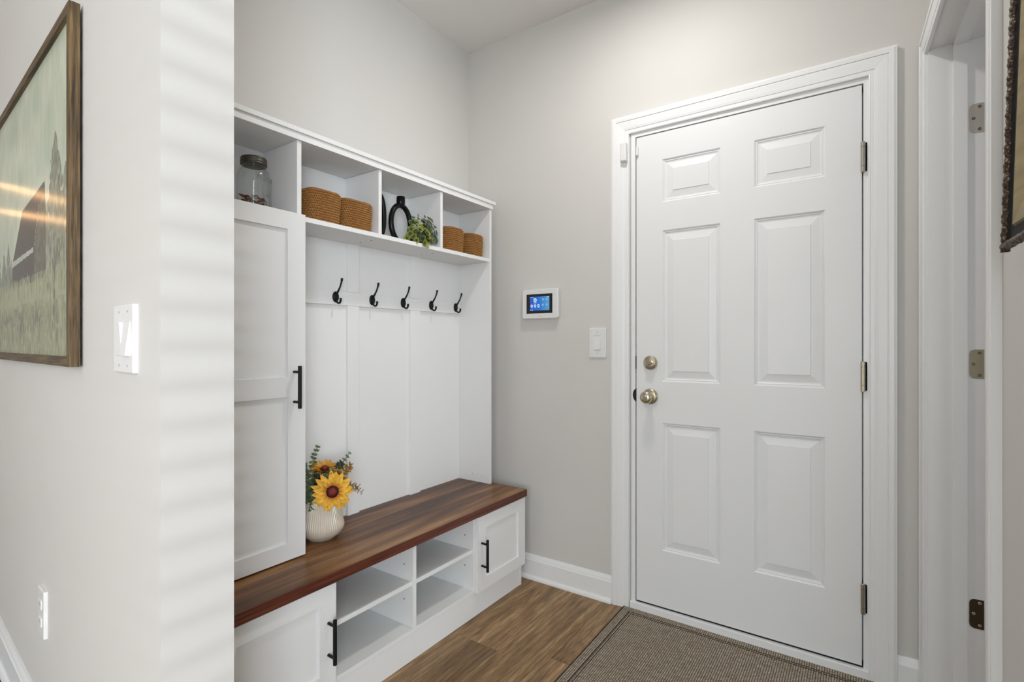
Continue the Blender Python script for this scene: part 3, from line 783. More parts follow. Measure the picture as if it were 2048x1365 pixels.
# ------------------------------------------------------------------ green plant on the shelf
def greenery():
    rnd = random.Random(11)
    c = Vector((.175, -.573, SZ)); root = thing('faux_greenery', 'small bunch of pale green rosettes and dark leafy sprigs beside the black ring vase', 'plant', tuple(c))
    core = MB(); core.lathe([(.004, 0), (.034, .004), (.042, .03), (.030, .055), (.002, .066)], tuple(c), n=20); core.col = (.06, .075, .03)
    core.c = [(.05, .065, .03)] * len(core.v); core.build('moss_core', M['leaf'], root, smooth=True)
    spots = [(.035, -.052, .060), (.040, -.012, .072), (.050, -.034, .040), (.046, .012, .058), (.048, -.060, .022), (.055, -.014, .020), (.052, .020, .034), (.030, -.030, .088), (.030, .022, .080), (.058, -.004, .002), (.050, -.082, .030), (.040, .004, .095), (.056, -.030, .055), (.052, -.048, .008), (.050, .030, .060), (.044, -.070, .052), (.058, .010, .046), (.030, -.050, .085), (.055, .034, .016), (.040, -.090, .010)]
    for k, sp in enumerate(spots):
        b = MB(); p = c + Vector(sp); out = Vector((sp[0], sp[1], sp[2] - .02)).normalized()
        out = (out + Vector((.5, -.25, 0))).normalized()
        a_ = out.orthogonal().normalized(); b_ = out.cross(a_)
        bright = k % 3 != 2
        g_ = rnd.uniform(.75, 1.1); cA = (.10, .15, .022) if bright else (.04, .065, .025); cB = (.36 * g_, .40 * g_, .085) if bright else (.13, .18, .07)
        for ring_, (nn, L, op) in enumerate(((6, .0165, .9), (5, .0125, .55), (4, .0085, .3))):
            for i in range(nn):
                t = 2 * math.pi * (i + ring_ * .5) / nn + rnd.uniform(-.2, .2)
                dd = (a_ * math.cos(t) + b_ * math.sin(t)) * op + out * (1.05 - op)
                b.leaf(p, dd, out, L * rnd.uniform(.85, 1.15), .0165, -.15, 5, cA, cB, .7, .2)
        b.build('rosette', M['leaf'], root)
    tips = [(.05, .045, .112), (.03, .062, .120), (.02, .085, .105), (.055, .075, .082), (.03, -.015, .118), (.02, -.035, .108), (.05, .095, .060), (.05, .070, .036), (.055, .085, .018), (.060, .050, .008), (.045, .030, .100), (.03, .060, .060), (.05, -.075, .070), (.04, .05, .06), (.055, .055, .03), (.03, .085, .085), (.045, .100, .040), (.04, .075, .110), (.052, .080, .050), (.05, .042, .070), (.056, .066, .004), (.02, .045, .125), (.056, .092, .030)]
    for k, tp_ in enumerate(tips):
        tp_ = (tp_[0], tp_[1] * (.78 if tp_[1] > 0 else 1), max(tp_[2], .016)); e = c + Vector(tp_); s0 = c + Vector((.01, .02 * (1 if tp_[1] > 0 else -1), .02))
        mid = (s0 + e) / 2 + Vector((.01, 0, .012)); b = MB()
        pts = [s0 * (1 - t) ** 2 + mid * 2 * t * (1 - t) + e * t * t for t in [i / 6 for i in range(7)]]
        b.col = (.10, .11, .05); b.tube(pts, .0009, 5)
        for i in range(1, 7):
            for sgn in (-1, 1):
                q = pts[i]; dd = (pts[i] - pts[i - 1]).normalized()
                sd = dd.cross(Vector((1, .2, .1))).normalized() * sgn
                g = rnd.uniform(.7, 1.2)
                b.leaf(q, dd * .5 + sd + Vector((rnd.uniform(-.3, .5), 0, rnd.uniform(-.2, .3))), (1, 0, .3), .0145, .0090, .1, 3, (.035 * g, .055 * g, .022 * g), (.11 * g, .15 * g, .075 * g), .8, .1)
        b.leaf(pts[-1], (pts[-1] - pts[-2]), (1, 0, 0), .011, .006, .1, 3, (.07, .10, .05), (.15, .19, .10))
        b.build('leafy_sprig', M['leaf'], root)
    # small trailing bit over the shelf edge
    b = MB(); p = c + Vector((.060, .006, .006))
    for i in range(6): b.leaf(p + Vector((.002, rnd.uniform(-.004, .004), -.004 * i)), (.2, rnd.uniform(-1, 1), -.6), (1, 0, 0), .013, .010, .1, 3, (.14, .18, .05), (.40, .46, .16), .8)
    b.build('trailing_leaves', M['leaf'], root)
greenery()

# ------------------------------------------------------------------ ceramic vase with flowers
BZ = .4560
VX, VY = .150, -1.0225
vase = thing('ceramic_vase', 'cream ribbed ceramic vase holding the sunflower arrangement on the wood bench', 'vase', (VX, VY, BZ))
def ribs(r, h, t):
    if h < .030 or h > .136 or r < .03: return r
    k = min(1, (h - .030) / .02) * min(1, (.136 - h) / .01)
    return r + .0034 * k * (abs(math.cos(t * 30)) - .6)
vp = [(.0004, 0), (.044, 0), (.047, .001), (.048, .004), (.056, .008), (.068, .018), (.0755, .029), (.0785, .039), (.0785, .046), (.0765, .056)] + [(.0765 - .0205 * (i / 8) ** .97, .056 + .082 * i / 8) for i in range(1, 9)] + [(.0555, .140), (.0540, .141), (.0510, .139), (.0530, .12), (.062, .06), (.0004, .05)]
MB().lathe(vp, (VX, VY, BZ), n=408, rad=ribs, cap=False).build('vase_body', M['vase'], vase, smooth=True)
mouth = Vector((VX, VY, BZ + .135))
CAMD = Vector((.8098, -.5797, .06)).normalized()     # rough facing direction of the blooms: out toward the room
def sunflower(label, c, face, rad, cols, n1=17, n2=15, seed=0, center=True, droop=.2):
    rnd = random.Random(seed); c = Vector(c); face = Vector(face).normalized()
    root = thing('sunflower', label, 'flower', tuple(mouth - Vector((0, 0, .10))), group='artificial sunflowers in the cream vase')
    a_ = face.cross(Vector((0, 0, 1))).normalized(); b_ = face.cross(a_)
    for layer, (nn, L, tilt) in enumerate(((n1, rad, .10), (n2, rad * .84, .32))):
        for i in range(nn):
            t = 2 * math.pi * (i + .5 * layer) / nn + rnd.uniform(-.10, .10)
            dd = a_ * math.cos(t) + b_ * math.sin(t)
            o = c + dd * rad * .22 + face * (.003 * layer)
            b = MB(); g = rnd.uniform(.85, 1.1)
            b.leaf(o, dd + face * (tilt + rnd.uniform(-.1, .1)), face, (L - rad * .22) * rnd.uniform(.9, 1.06), rad * .34, droop + rnd.uniform(-.12, .12), 6, cols[0], tuple(x * g for x in cols[1]), .5, .3)
            b.build('petal', M['petal'], root, smooth=True)
    if center:
        q = MB(); n = 40; prof = [(rad * .30, -.004), (rad * .30, .004), (rad * .27, .010), (rad * .20, .013), (rad * .15, .012)]
        vs = []; fs = []
        def put(prof, cols_, name):
            vs = []; fs = []; cs = []
            for j, (r, h) in enumerate(prof):
                for i in range(n):
                    t = 2 * math.pi * i / n; rr = r * (1 + .06 * math.sin(13 * t + j * 2))
                    vs.append(tuple(c + (a_ * math.cos(t) + b_ * math.sin(t)) * rr + face * (h + .0012 * math.sin(9 * t + 3 * j)))); g = rnd.uniform(.6, 1.4); cs.append(tuple(x * g for x in cols_))
            for j in range(len(prof) - 1):
                for i in range(n): k = (i + 1) % n; fs.append((j * n + i, j * n + k, (j + 1) * n + k, (j + 1) * n + i))
            fs.append(tuple((len(prof) - 1) * n + i for i in range(n)))
            MB().add(vs, fs, cs).build(name, M['petal'], root, smooth=True)
        put(prof, (.035, .006, .008), 'seed_ring')
        put([(rad * .17, .008), (rad * .165, .014), (rad * .12, .0175), (rad * .05, .018)], (.26, .025, .015), 'seed_centre')
    s0 = mouth - Vector((0, 0, .06)); m_ = c - face * .04 + Vector((0, 0, -.02))
    pts = [s0 * (1 - t) ** 2 + m_ * 2 * t * (1 - t) + (c - face * .004) * t * t for t in [i / 8 for i in range(9)]]
    st = MB(); st.col = (.06, .10, .03); st.tube(pts, .0022, 8); st.build('stem', M['leaf'], root, smooth=True)
    return root
YEL = ((.42, .045, .008), (.90, .50, .055)); ORG = ((.35, .06, .010), (.68, .33, .045))
sunflower('big bright yellow sunflower with dark red centre at the front of the vase', (.213, -1.023, .6325), CAMD + Vector((.05, .1, .08)), .074, YEL, seed=2)
sunflower('smaller golden orange flower at the top back of the arrangement', (.165, -1.020, .700), Vector((.25, -.15, .9)), .052, ORG, 15, 13, seed=3, droop=-.25)
sunflower('orange brown flower at the left of the arrangement, cut off by the tall cabinet door', (.120, -1.068, .622), Vector((.6, -.8, .25)), .052, ORG, 12, 9, seed=4)
def sprig(label, tip, col, n=9, L=.023, W=.018, seed=0, name='eucalyptus_sprig', bend=(0, 0, .03), group='eucalyptus sprigs in the cream vase', cat='sprig', base=None):
    rnd = random.Random(seed); e = Vector(tip); s0 = base or (mouth - Vector((0, 0, .03)))
    root = thing(name, label, cat, tuple(s0), group=group)
    mid = (s0 + e) / 2 + Vector(bend); m = n + 2
    pts = [s0 * (1 - t) ** 2 + mid * 2 * t * (1 - t) + e * t * t for t in [i / m for i in range(m + 1)]]
    st = MB(); st.col = (.13, .11, .05); st.tube(pts, .0011, 6); st.build('stem', M['leaf'], root)
    b = MB()
    for i in range(3, m + 1):
        dd = (pts[i] - pts[i - 1]).normalized(); f = 1 - .5 * (i / m)
        for k in range(2):
            ang = rnd.uniform(0, 6.28) if k == 0 else ang + math.pi + rnd.uniform(-.5, .5)
            o1 = dd.cross(CAMD).normalized(); o2 = dd.cross(o1); sd = o1 * (1 if k else -1) * rnd.uniform(.6, 1) + o2 * rnd.uniform(-.6, .6)
            g = rnd.uniform(.7, 1.25)
            b.leaf(pts[i], sd + dd * rnd.uniform(.2, .8), CAMD + dd * rnd.uniform(-.6, .6) + Vector((0, 0, rnd.uniform(0, .8))), L * f * rnd.uniform(.8, 1.2), W * f, .15, 4, tuple(x * g * .6 for x in col), tuple(x * g for x in col), .7, .1)
    b.leaf(pts[-1], dd, dd.orthogonal(), L * .5, W * .4, .1, 3, col, col)
    b.build('foliage', M['leaf'], root)
GR = (.12, .185, .085); GG = (.26, .30, .22); GD = (.030, .042, .022); OL = (.22, .19, .05)
sprig('green eucalyptus sprig reaching highest at the left of the bouquet', (.137, -1.030, .783), GR, 11, seed=1, bend=(-.03, -.04, .03))
sprig('grey green eucalyptus sprig sticking up at the right back of the bouquet', (.232, -.964, .760), GG, 9, .019, .015, seed=2, bend=(-.02, .02, .04))
sprig('pale green round leaved sprig between the big sunflower and the orange flower', (.195, -1.012, .705), (.17, .26, .13), 8, .024, .021, seed=21, bend=(.02, 0, .02))
sprig('green sprig at the far left middle of the bouquet, half behind the cabinet door', (.120, -1.085, .690), GR, 12, .024, .019, seed=22, bend=(.02, -.02, .04))
sprig('blue green sprig under the left side of the big sunflower', (.165, -1.068, .625), (.09, .17, .10), 9, .024, .020, seed=23, bend=(.02, -.02, .05))
sprig('dark green leaves directly behind the big sunflower, left of centre', (.165, -1.030, .665), GD, 9, .032, .024, seed=31, name='dark_leaf_sprig', bend=(.01, -.01, .02), group='dark sprigs in the cream vase')
sprig('dark green leaves directly behind the big sunflower, right of centre', (.205, -.995, .680), GD, 9, .030, .022, seed=32, name='dark_leaf_sprig', bend=(.01, .01, .02), group='dark sprigs in the cream vase')
sprig('olive leafy sprig at the upper left between the two orange flowers', (.140, -1.045, .728), OL, 10, .028, .016, seed=24, bend=(.01, -.02, .03))
sprig('short green eucalyptus sprig above the big sunflower', (.188, -1.030, .692), GR, 8, .026, .021, seed=3, bend=(.02, 0, .02))
sprig('green leafy sprig low at the left beside the cabinet door', (.145, -1.085, .600), GR, 9, .025, .020, seed=4, bend=(.01, -.03, .06))
sprig('green leafy sprig at mid height against the cabinet door', (.130, -1.075, .655), GR, 9, .026, .021, seed=5, bend=(.02, -.04, .04))
sprig('green leafy sprig at upper left of the bouquet near the cabinet door', (.118, -1.070, .722), GR, 10, .025, .019, seed=6, bend=(0, -.03, .04))
sprig('green sprig hanging over the vase lip under the left leaves', (.170, -1.078, .575), GR, 7, .024, .020, seed=7, bend=(.02, -.02, .05))
sprig('dark nearly black green sprig at the top right of the bouquet', (.212, -.985, .724), GD, 12, .034, .018, seed=8, name='dark_leaf_sprig', bend=(0, 0, .04), group='dark sprigs in the cream vase')
sprig('dark pointed leaves behind the big sunflower at its upper left', (.168, -1.050, .690), GD, 11, .034, .020, seed=9, name='dark_leaf_sprig', bend=(0, -.01, .04), group='dark sprigs in the cream vase')
sprig('dark leaf sprig low under the big sunflower at the vase mouth', (.200, -1.040, .580), GD, 6, .028, .020, seed=12, name='dark_leaf_sprig', bend=(.01, -.01, .04), group='dark sprigs in the cream vase')
sprig('straw coloured dried wheat spray pointing right', (.270, -.942, .622), (.46, .33, .20), 12, .026, .009, seed=10, name='wheat_spray', bend=(0, 0, .08), group='dried sprays in the cream vase')
sprig('tan dried wheat spray just above the pointing one', (.258, -.948, .640), (.45, .30, .15), 12, .030, .012, seed=13, name='wheat_spray', bend=(0, 0, .07), group='dried sprays in the cream vase')
sprig('brown and gold pointed autumn leaves rising at the right of the sunflower', (.237, -.966, .716), (.36, .20, .04), 10, .042, .017, seed=11, name='autumn_leaf_spray', bend=(.0, .02, .05), group='dried sprays in the cream vase')

# ------------------------------------------------------------------ rug
def rug():
    root = thing('woven_mat', 'brown and beige woven door mat on the wood floor in front of the white door', 'rug', (1.42, -.55, FZ))
    x0, x1, y0, y1, zt = .900, 1.925, -1.5, -.010, FZ + .006
    x0b = x0
    b = MB(); b.col = (1, .999, 1); b.box(x0, x1, y0, y1, FZ, zt, .002); b.build('mat_body', M['rug'], root)
    for k, ins in enumerate((.036, .048)):
        s_ = MB(); w_ = .0042; z0, z1 = zt - .001, zt + .0004
        s_.box(x0 + ins, x0 + ins + w_, y0 + ins, y1 - ins, z0, z1).box(x1 - ins - w_, x1 - ins, y0 + ins, y1 - ins, z0, z1)
        s_.box(x0 + ins + w_, x1 - ins - w_, y1 - ins - w_, y1 - ins, z0, z1).box(x0 + ins + w_, x1 - ins - w_, y0 + ins, y0 + ins + w_, z0, z1)
        s_.build('border_stripe', M['rug_dark'], root)
    s_ = MB(); s_.box(x0 - .001, x0 + .004, y0, y1, FZ, zt + .001, .001).build('hem', M['rug_dark'], root)
rug()

# ------------------------------------------------------------------ wall fittings
def rounded_plate(T, u0, u1, v0, v1, n0, n1, r=.006, edge=.002):
    b = MB(T); pts = []
    for (cu, cv, a0) in ((u1 - r, v1 - r, 0), (u0 + r, v1 - r, 90), (u0 + r, v0 + r, 180), (u1 - r, v0 + r, 270)):
        for k in range(5): t = R(a0 + 22.5 * k); pts.append((cu + r * math.cos(t), cv + r * math.sin(t)))
    n = len(pts); cu, cv = (u0 + u1) / 2, (v0 + v1) / 2
    lay = [(1, n0), (1, n1 - edge), (1 - edge * 1.2 / (u1 - u0), n1 - edge * .25), (1 - edge * 3 / (u1 - u0), n1)]
    vs = []
    for (sc, nn) in lay:
        for (u, v) in pts:
            du = (1 - sc) * (u1 - u0)
            vs.append((u - math.copysign(min(abs(u - cu), du / 2), u - cu), v - math.copysign(min(abs(v - cv), du / 2), v - cv), nn))
    fs = []
    for j in range(3):
        for i in range(n): k = (i + 1) % n; fs.append((j * n + i, j * n + k, (j + 1) * n + k, (j + 1) * n + i))
    fs.append(tuple(range(n))); fs.append(tuple(3 * n + i for i in range(n)))
    b.add(vs, fs); return b
# security panel
rot = 0
pnl = thing('security_panel', 'white wall security touchscreen with a lit blue display left of the door', 'control panel', (0.47, 0, 1.355))
rounded_plate(TB, .362, .563, 1.281, 1.428, 0.0, .010, .012).build('wall_bracket', M['plastic'], pnl)
rounded_plate(TB, .3695, .5720, 1.2835, 1.4265, .0105, .0285, .010, .0025).build('housing', M['plastic'], pnl)
rounded_plate(TB, .3955, .5430, 1.3085, 1.4035, .0275, .0292, .001, .0003).build('bezel', M['bezel'], pnl)
scr = MB(TB).box(.4160, .5265, 1.3230, 1.3905, .0285, .0296).build('screen', M['screen'], pnl)
def ringicon(cx, cz, r, w_, mat, name='screen_icon'):
    b = MB(TB); n = 24; vs = []
    for rr in (r, r - w_):
        for i in range(n): t = 2 * math.pi * i / n; vs.append((cx + rr * math.cos(t), cz + rr * math.sin(t), .0299))
    b.add(vs, [(i, (i + 1) % n, n + (i + 1) % n, n + i) for i in range(n)]); return b.build(name, mat, scr)
ringicon(.4460, 1.3740, .0090, .0035, M['icon']); ringicon(.4460, 1.3740, .0028, .0012, M['icon'])
for cx in (.4265, .4460, .4655): ringicon(cx, 1.3470, .0064, .0028, M['icon'])
b = MB(TB)
for (cx, cz) in ((.490, 1.3755), (.512, 1.3765), (.490, 1.3500), (.512, 1.3505)): b.box(cx - .005, cx + .005, cz - .0045, cz + .0045, .0296, .0299)
b.build('screen_icon', M['icon_dim'], scr)
b = MB(TB)
for (u0, u1, v) in ((.4185, .4240, 1.3875), (.4270, .4310, 1.3875), (.4330, .4385, 1.3875), (.5150, .5230, 1.3880), (.4385, .4540, 1.3610), (.4185, .4240, 1.3255), (.4275, .4330, 1.3255)): b.box(u0, u1, v - .001, v + .001, .0296, .0299)
for cx in (.4265, .4460, .4655): b.box(cx - .005, cx + .005, 1.3370, 1.3384, .0296, .0299)
b.build('screen_icon', M['icon'], scr)
MB(TB).lathe([(.0014, 0), (.0014, .0006)], (.4700, 1.4155, .0284), 'z', 12).build('camera_dot', M['bezel'], pnl)
b = MB(TB)
for k in range(2): o_ = .0052 * k; b.add([(.4655 + o_, 1.2930, .0290), (.4685 + o_, 1.2930, .0290), (.4725 + o_, 1.2985, .0290), (.4695 + o_, 1.2985, .0290)], [(0, 1, 2, 3)])
b.build('maker_mark', plain('grey_mark', (.42, .43, .42), .5), pnl)

# single switch
sw = thing('light_switch', 'white single rocker light switch between the security panel and the door', 'switch', (.767, 0, 1.165))
rounded_plate(TB, .7260, .8110, 1.0965, 1.2325, 0, .0065, .004, .002).build('wall_plate', M['plastic'], sw)
b = MB(TB); b.add([(.752, 1.132, .0066), (.783, 1.132, .0066), (.783, 1.196, .0066), (.752, 1.196, .0066), (.753, 1.133, .0105), (.782, 1.133, .0105), (.782, 1.195, .0072), (.753, 1.195, .0072)],
    [(0, 1, 5, 4), (1, 2, 6, 5), (2, 3, 7, 6), (3, 0, 4, 7), (4, 5, 6, 7)]); b.build('rocker', M['plastic'], sw)
b = MB(TB); b.box(.7515, .7835, 1.1305, 1.1320, .0064, .0068).box(.7515, .7835, 1.1960, 1.1972, .0064, .0068)  # grey strips paint the shadow lines along the rocker; the discs are screws
for v in (1.116, 1.213): b.lathe([(.0022, 0), (.0022, .0006)], (.7675, v, .0064), 'z', 12)
b.build('screw', plain('grey_shadow_and_screw', (.35, .35, .34), .5), sw)

# double switch on the left wall
lsw = thing('light_switch', 'white double rocker light switch on the left wall beside the farm painting', 'switch', tuple(TL(.175, 1.168, 0)), rz=R(-3.96))
rounded_plate(TL, .116, .234, 1.104, 1.235, 0, .0085, .004, .002).build('wall_plate', M['plastic'], lsw)
for (s0, up) in ((.129, 1), (.179, 0)):
    b = MB(TL); s1 = s0 + .036
    zt_, zb_ = (.0085, .0175) if up else (.0125, .0095)
    b.add([(s0, 1.137, .0084), (s1, 1.137, .0084), (s1, 1.202, .0084), (s0, 1.202, .0084), (s0 + .001, 1.138, zb_), (s1 - .001, 1.138, zb_), (s1 - .001, 1.201, zt_ + .001), (s0 + .001, 1.201, zt_ + .001)],
          [(0, 1, 5, 4), (1, 2, 6, 5), (2, 3, 7, 6), (3, 0, 4, 7), (4, 5, 6, 7)]); b.build('rocker', M['plastic'], lsw)
b = MB(TL)
for s0 in (.147, .197):
    for v in (1.118, 1.221): b.lathe([(.0022, 0), (.0022, .0006)], (s0, v, .0084), 'z', 12)
b.build('screw', bpy.data.materials['grey_shadow_and_screw'], lsw)
# outlet
ot = thing('wall_outlet', 'white electrical outlet low on the left wall', 'outlet', tuple(TL(.92, .40, 0)), rz=R(-3.96))
rounded_plate(TL, .885, .965, .333, .466, 0, .0085, .004, .002).build('wall_plate', M['plastic'], ot)
for v in (.373, .422):
    oo = rounded_plate(TL, .909, .941, v - .014, v + .014, .008, .0105, .006, .001).build('socket', M['plastic'], ot)
    MB(TL).box(.917, .919, v - .002, v + .006, .0104, .0107).box(.930, .932, v - .002, v + .006, .0104, .0107).build('slots', M['hole'], oo)
# contact sensor and magnet
cs_ = thing('door_sensor', 'small white alarm sensor stuck on the left door casing', 'sensor', (.905, -.02, 2.0))
rounded_plate(TB, .8900, .9165, 1.9635, 2.045, .017, .0360, .003, .004).build('sensor_case', M['plastic'], cs_)
mg = thing('sensor_magnet', 'tiny white magnet piece on the door edge beside the alarm sensor', 'sensor', (.957, -.002, 1.99))
rounded_plate(TB, .9530, .9620, 1.984, 2.022, .0016, .0110, .002, .002).build('magnet_case', M['plastic'], mg)

# ------------------------------------------------------------------ farm painting on the left wall
pic = thing('framed_painting', 'wood framed painting of a dark barn in a field hanging on the left wall', 'painting', tuple(TL(1.07, 1.52, 0)), rz=R(-3.96))
S0, S1, V0, V1 = .503, 1.66, 1.1065, 1.9490; NF = .0265
fw = .0230
for (nm, mt, pts) in (('frame_upright', M['frame_v'], ((S0, V0), (S0, V1), 1)), ('frame_upright', M['frame_v'], ((S1, V0), (S1, V1), -1))):
    s0 = pts[0][0]; sg = pts[2]
    b = MB(TL); i0 = s0 + sg * fw
    def q(n): return [(s0, V0, n), (s0, V1, n), (i0, V1 - fw, n), (i0, V0 + fw, n)]
    b.add(q(.006) + q(NF), [(0, 1, 2, 3), (4, 5, 6, 7), (0, 1, 5, 4), (1, 2, 6, 5), (2, 3, 7, 6), (3, 0, 4, 7)])
    b.build(nm, mt, pic)
for (v0, sg) in ((V0, 1), (V1, -1)):
    b = MB(TL); i0 = v0 + sg * fw
    def q(n): return [(S0, v0, n), (S1, v0, n), (S1 - fw, i0, n), (S0 + fw, i0, n)]
    b.add(q(.006) + q(NF), [(0, 1, 2, 3), (4, 5, 6, 7), (0, 1, 5, 4), (1, 2, 6, 5), (2, 3, 7, 6), (3, 0, 4, 7)])
    b.build('frame_rail', M['frame_h'], pic)
def painting():
    NX, NY = 420, 330
    s = np.linspace(S0 + fw - .004, S1 - fw + .004, NX); v = np.linspace(V0 + fw - .004, V1 - fw + .004, NY)
    S, V = np.meshgrid(s, v)              # V rows
    rng = np.random.default_rng(7)
    def vn(kx, ky, seed):                  # smooth value noise
        r = np.random.default_rng(seed); g = r.random((ky + 2, kx + 2))
        x = (S - s[0]) / (s[-1] - s[0]) * kx; y = (V - v[0]) / (v[-1] - v[0]) * ky
        xi = np.clip(x.astype(int), 0, kx); yi = np.clip(y.astype(int), 0, ky); fx = x - xi; fy = y - yi
        fx = fx * fx * (3 - 2 * fx); fy = fy * fy * (3 - 2 * fy)
        return (g[yi, xi] * (1 - fx) + g[yi, np.minimum(xi + 1, kx + 1)] * fx) * (1 - fy) + (g[np.minimum(yi + 1, ky + 1), xi] * (1 - fx) + g[np.minimum(yi + 1, ky + 1), np.minimum(xi + 1, kx + 1)] * fx) * fy
    C = np.zeros((NY, NX, 3))
    def lerp(a, b, t): return np.array(a) * (1 - t[..., None]) + np.array(b) * t[..., None]
    streak = vn(70, 12, 1) * .5 + vn(160, 20, 2) * .5; blot = vn(14, 9, 3)
    sky = lerp((.38, .46, .35), (.64, .67, .53), np.clip(blot * .7 + streak * .5, 0, 1))
    C[:] = sky
    hor = 1.335
    g1 = vn(120, 30, 4); g2 = vn(30, 16, 5); g3 = vn(200, 60, 6)
    grass = lerp((.13, .15, .09), (.42, .42, .24), np.clip(g1 * .55 + g2 * .35 + g3 * .35 - .1, 0, 1))
    grass = grass * (1 - .45 * np.clip((g2 * .6 + g3 * .4 - .5) * 4, 0, 1) * (V < 1.27))[..., None]
    edge = hor + .02 * (vn(60, 2, 8) - .5)
    # far tree masses
    def tree(cx, base, top, wid, col, seed, dens=1.0):
        h = (V - base) / (top - base); prof = np.clip(1 - h, 0, 1) ** .7 * wid * (.65 + .7 * vn(50, 60, seed))
        m = (np.abs(S - cx) < prof) & (h > 0) & (h < 1)
        t = np.clip(vn(150, 50, seed + 1) * 1.1, 0, 1); cc = lerp(col, tuple(min(1, x * 2.6 + .06) for x in col), t)
        a = m * dens; C[:] = C * (1 - a[..., None]) + cc * a[..., None]
    for (cx, top, wid, sd) in ((1.60, 1.53, .09, 20), (1.47, 1.47, .07, 22), (1.385, 1.50, .06, 24), (1.33, 1.44, .05, 26)): tree(cx, 1.33, top, wid, (.07, .08, .055), sd, .85)
    tree(.69, 1.31, 1.70, .15, (.085, .085, .055), 30, .9); tree(.58, 1.31, 1.60, .12, (.10, .10, .06), 34, .9); tree(.82, 1.31, 1.56, .10, (.14, .13, .09), 38, .8)
    # barn
    def poly(P, col, col2=None, seed=50):
        m = np.zeros(S.shape, bool); x, y = S, V; n = len(P)
        for i in range(n):
            (x0, y0), (x1, y1) = P[i], P[(i + 1) % n]
            cnd = ((y0 > y) != (y1 > y)) & (x < (x1 - x0) * (y - y0) / ((y1 - y0) + 1e-9) + x0); m ^= cnd
        t = vn(60, 60, seed); cc = lerp(col, col2 or tuple(c * 1.35 for c in col), t)
        C[m] = cc[m]
    poly([(.815, 1.598), (1.133, 1.567), (1.308, 1.418), (1.308, 1.30), (.940, 1.30), (.955, 1.427), (.888, 1.53)], (.050, .039, .030), (.062, .049, .038))
    poly([(.955, 1.427), (.888, 1.535), (.815, 1.598), (.80, 1.50), (.80, 1.32), (.955, 1.32)], (.085, .072, .052), (.15, .135, .09), 52)
    poly([(1.308, 1.426), (.966, 1.437), (.966, 1.424), (1.308, 1.408)], (.42, .44, .40), (.5, .52, .47), 54)
    for k in range(7): poly([(.952 - .010 * k, 1.44 + .016 * k), (.956 - .010 * k, 1.44 + .016 * k), (.950 - .010 * k, 1.452 + .016 * k), (.946 - .010 * k, 1.452 + .016 * k)], (.45, .45, .36))
    m = V < edge; top = hor + .035 * vn(150, 3, 60) ** 2
    m = V < top
    C[m] = grass[m]
    # grass blades in front of the barn and young tree
    bl = (vn(260, 8, 61) > .55) & (V < 1.36) & (V > 1.28); C[bl] = (C * .4 + np.array((.40, .41, .25)) * .6)[bl]
    for (s0, v0, s1, v1, w0) in ((.705, 1.225, .70, 1.345, .006), (.70, 1.34, .66, 1.42, .004), (.70, 1.34, .745, 1.41, .004), (.70, 1.34, .70, 1.44, .003)):
        t = np.clip(((S - s0) * (s1 - s0) + (V - v0) * (v1 - v0)) / ((s1 - s0) ** 2 + (v1 - v0) ** 2), 0, 1)
        dd = np.hypot((S - s0 - t * (s1 - s0)) * .75, V - v0 - t * (v1 - v0)); C[dd < w0] = (.13, .11, .08)
    sh = np.clip((vn(9, 14, 70) * .6 + vn(90, 60, 72) * .4 - .50) * 9, 0, 1) * np.clip((1.27 - V) * 30, 0, 1) * np.clip((V - 1.17) * 30, 0, 1); C = C * (1 - .8 * sh[..., None]) + np.array((.12, .115, .08)) * .8 * sh[..., None]
    lk = np.clip((vn(90, 40, 71) - .55) * 3, 0, 1)[..., None] * ((V < 1.33) | (V > 1.62) | (S < .80))[..., None] * .35; C = C * (1 - lk) + np.array((.50, .52, .36)) * lk
    vs = []; 
    b = MB(TL)
    pv = np.stack([S.ravel(), V.ravel(), np.full(S.size, .0175)], 1)
    ii = np.arange(NX * NY).reshape(NY, NX)
    fs = np.stack([ii[:-1, :-1].ravel(), ii[:-1, 1:].ravel(), ii[1:, 1:].ravel(), ii[1:, :-1].ravel()], 1)
    b.add([tuple(p) for p in pv.tolist()], [tuple(f) for f in fs.tolist()], [tuple(c) for c in C.reshape(-1, 3).tolist()])
    b.build('canvas', tinted('painted_canvas', .6, .2, nz=.08, sc=300, coat=.5, coatr=.17), pic)
    MB(TL).box(S0 + .01, S1 - .01, V0 + .01, V1 - .01, .004, .014).build('backing', M['subfloor'], pic)
painting()

# ------------------------------------------------------------------ ornate gilt frame on the right wall
A0, A1, W0, W1 = 1.088, 1.80, 1.300, 2.25
gp = thing('gilt_frame', 'dark ornate frame with wide gold moulding hanging on the right wall', 'picture frame', tuple(TR(1.44, 1.7, 0)), rz=R(-87.78))
tilt = lambda v: -.014 * (v - W0) / .5 + .004
def TG(a, v, n): return TR(a, v, n + tilt(v) + .0125)
def frame_nodes(): return [(A0, W0, 1, 1), (A0, W1, 1, -1), (A1, W1, -1, -1), (A1, W0, -1, 1)]
b = MB(TG); b.sweep3(frame_nodes(), [(.010, 0), (.010, .014), (.014, .014), (.018, .010), (.034, .009)], True); b.build('dark_lip', M['gap'], gp)
b = MB(TG); b.sweep3(frame_nodes(), [(.033, .0085), (.036, .0125), (.050, .0105), (.075, .006), (.100, .0045), (.104, .008), (.110, .007), (.110, 0)], True); b.build('cove_moulding', M['tan'], gp)
b = MB(TG)
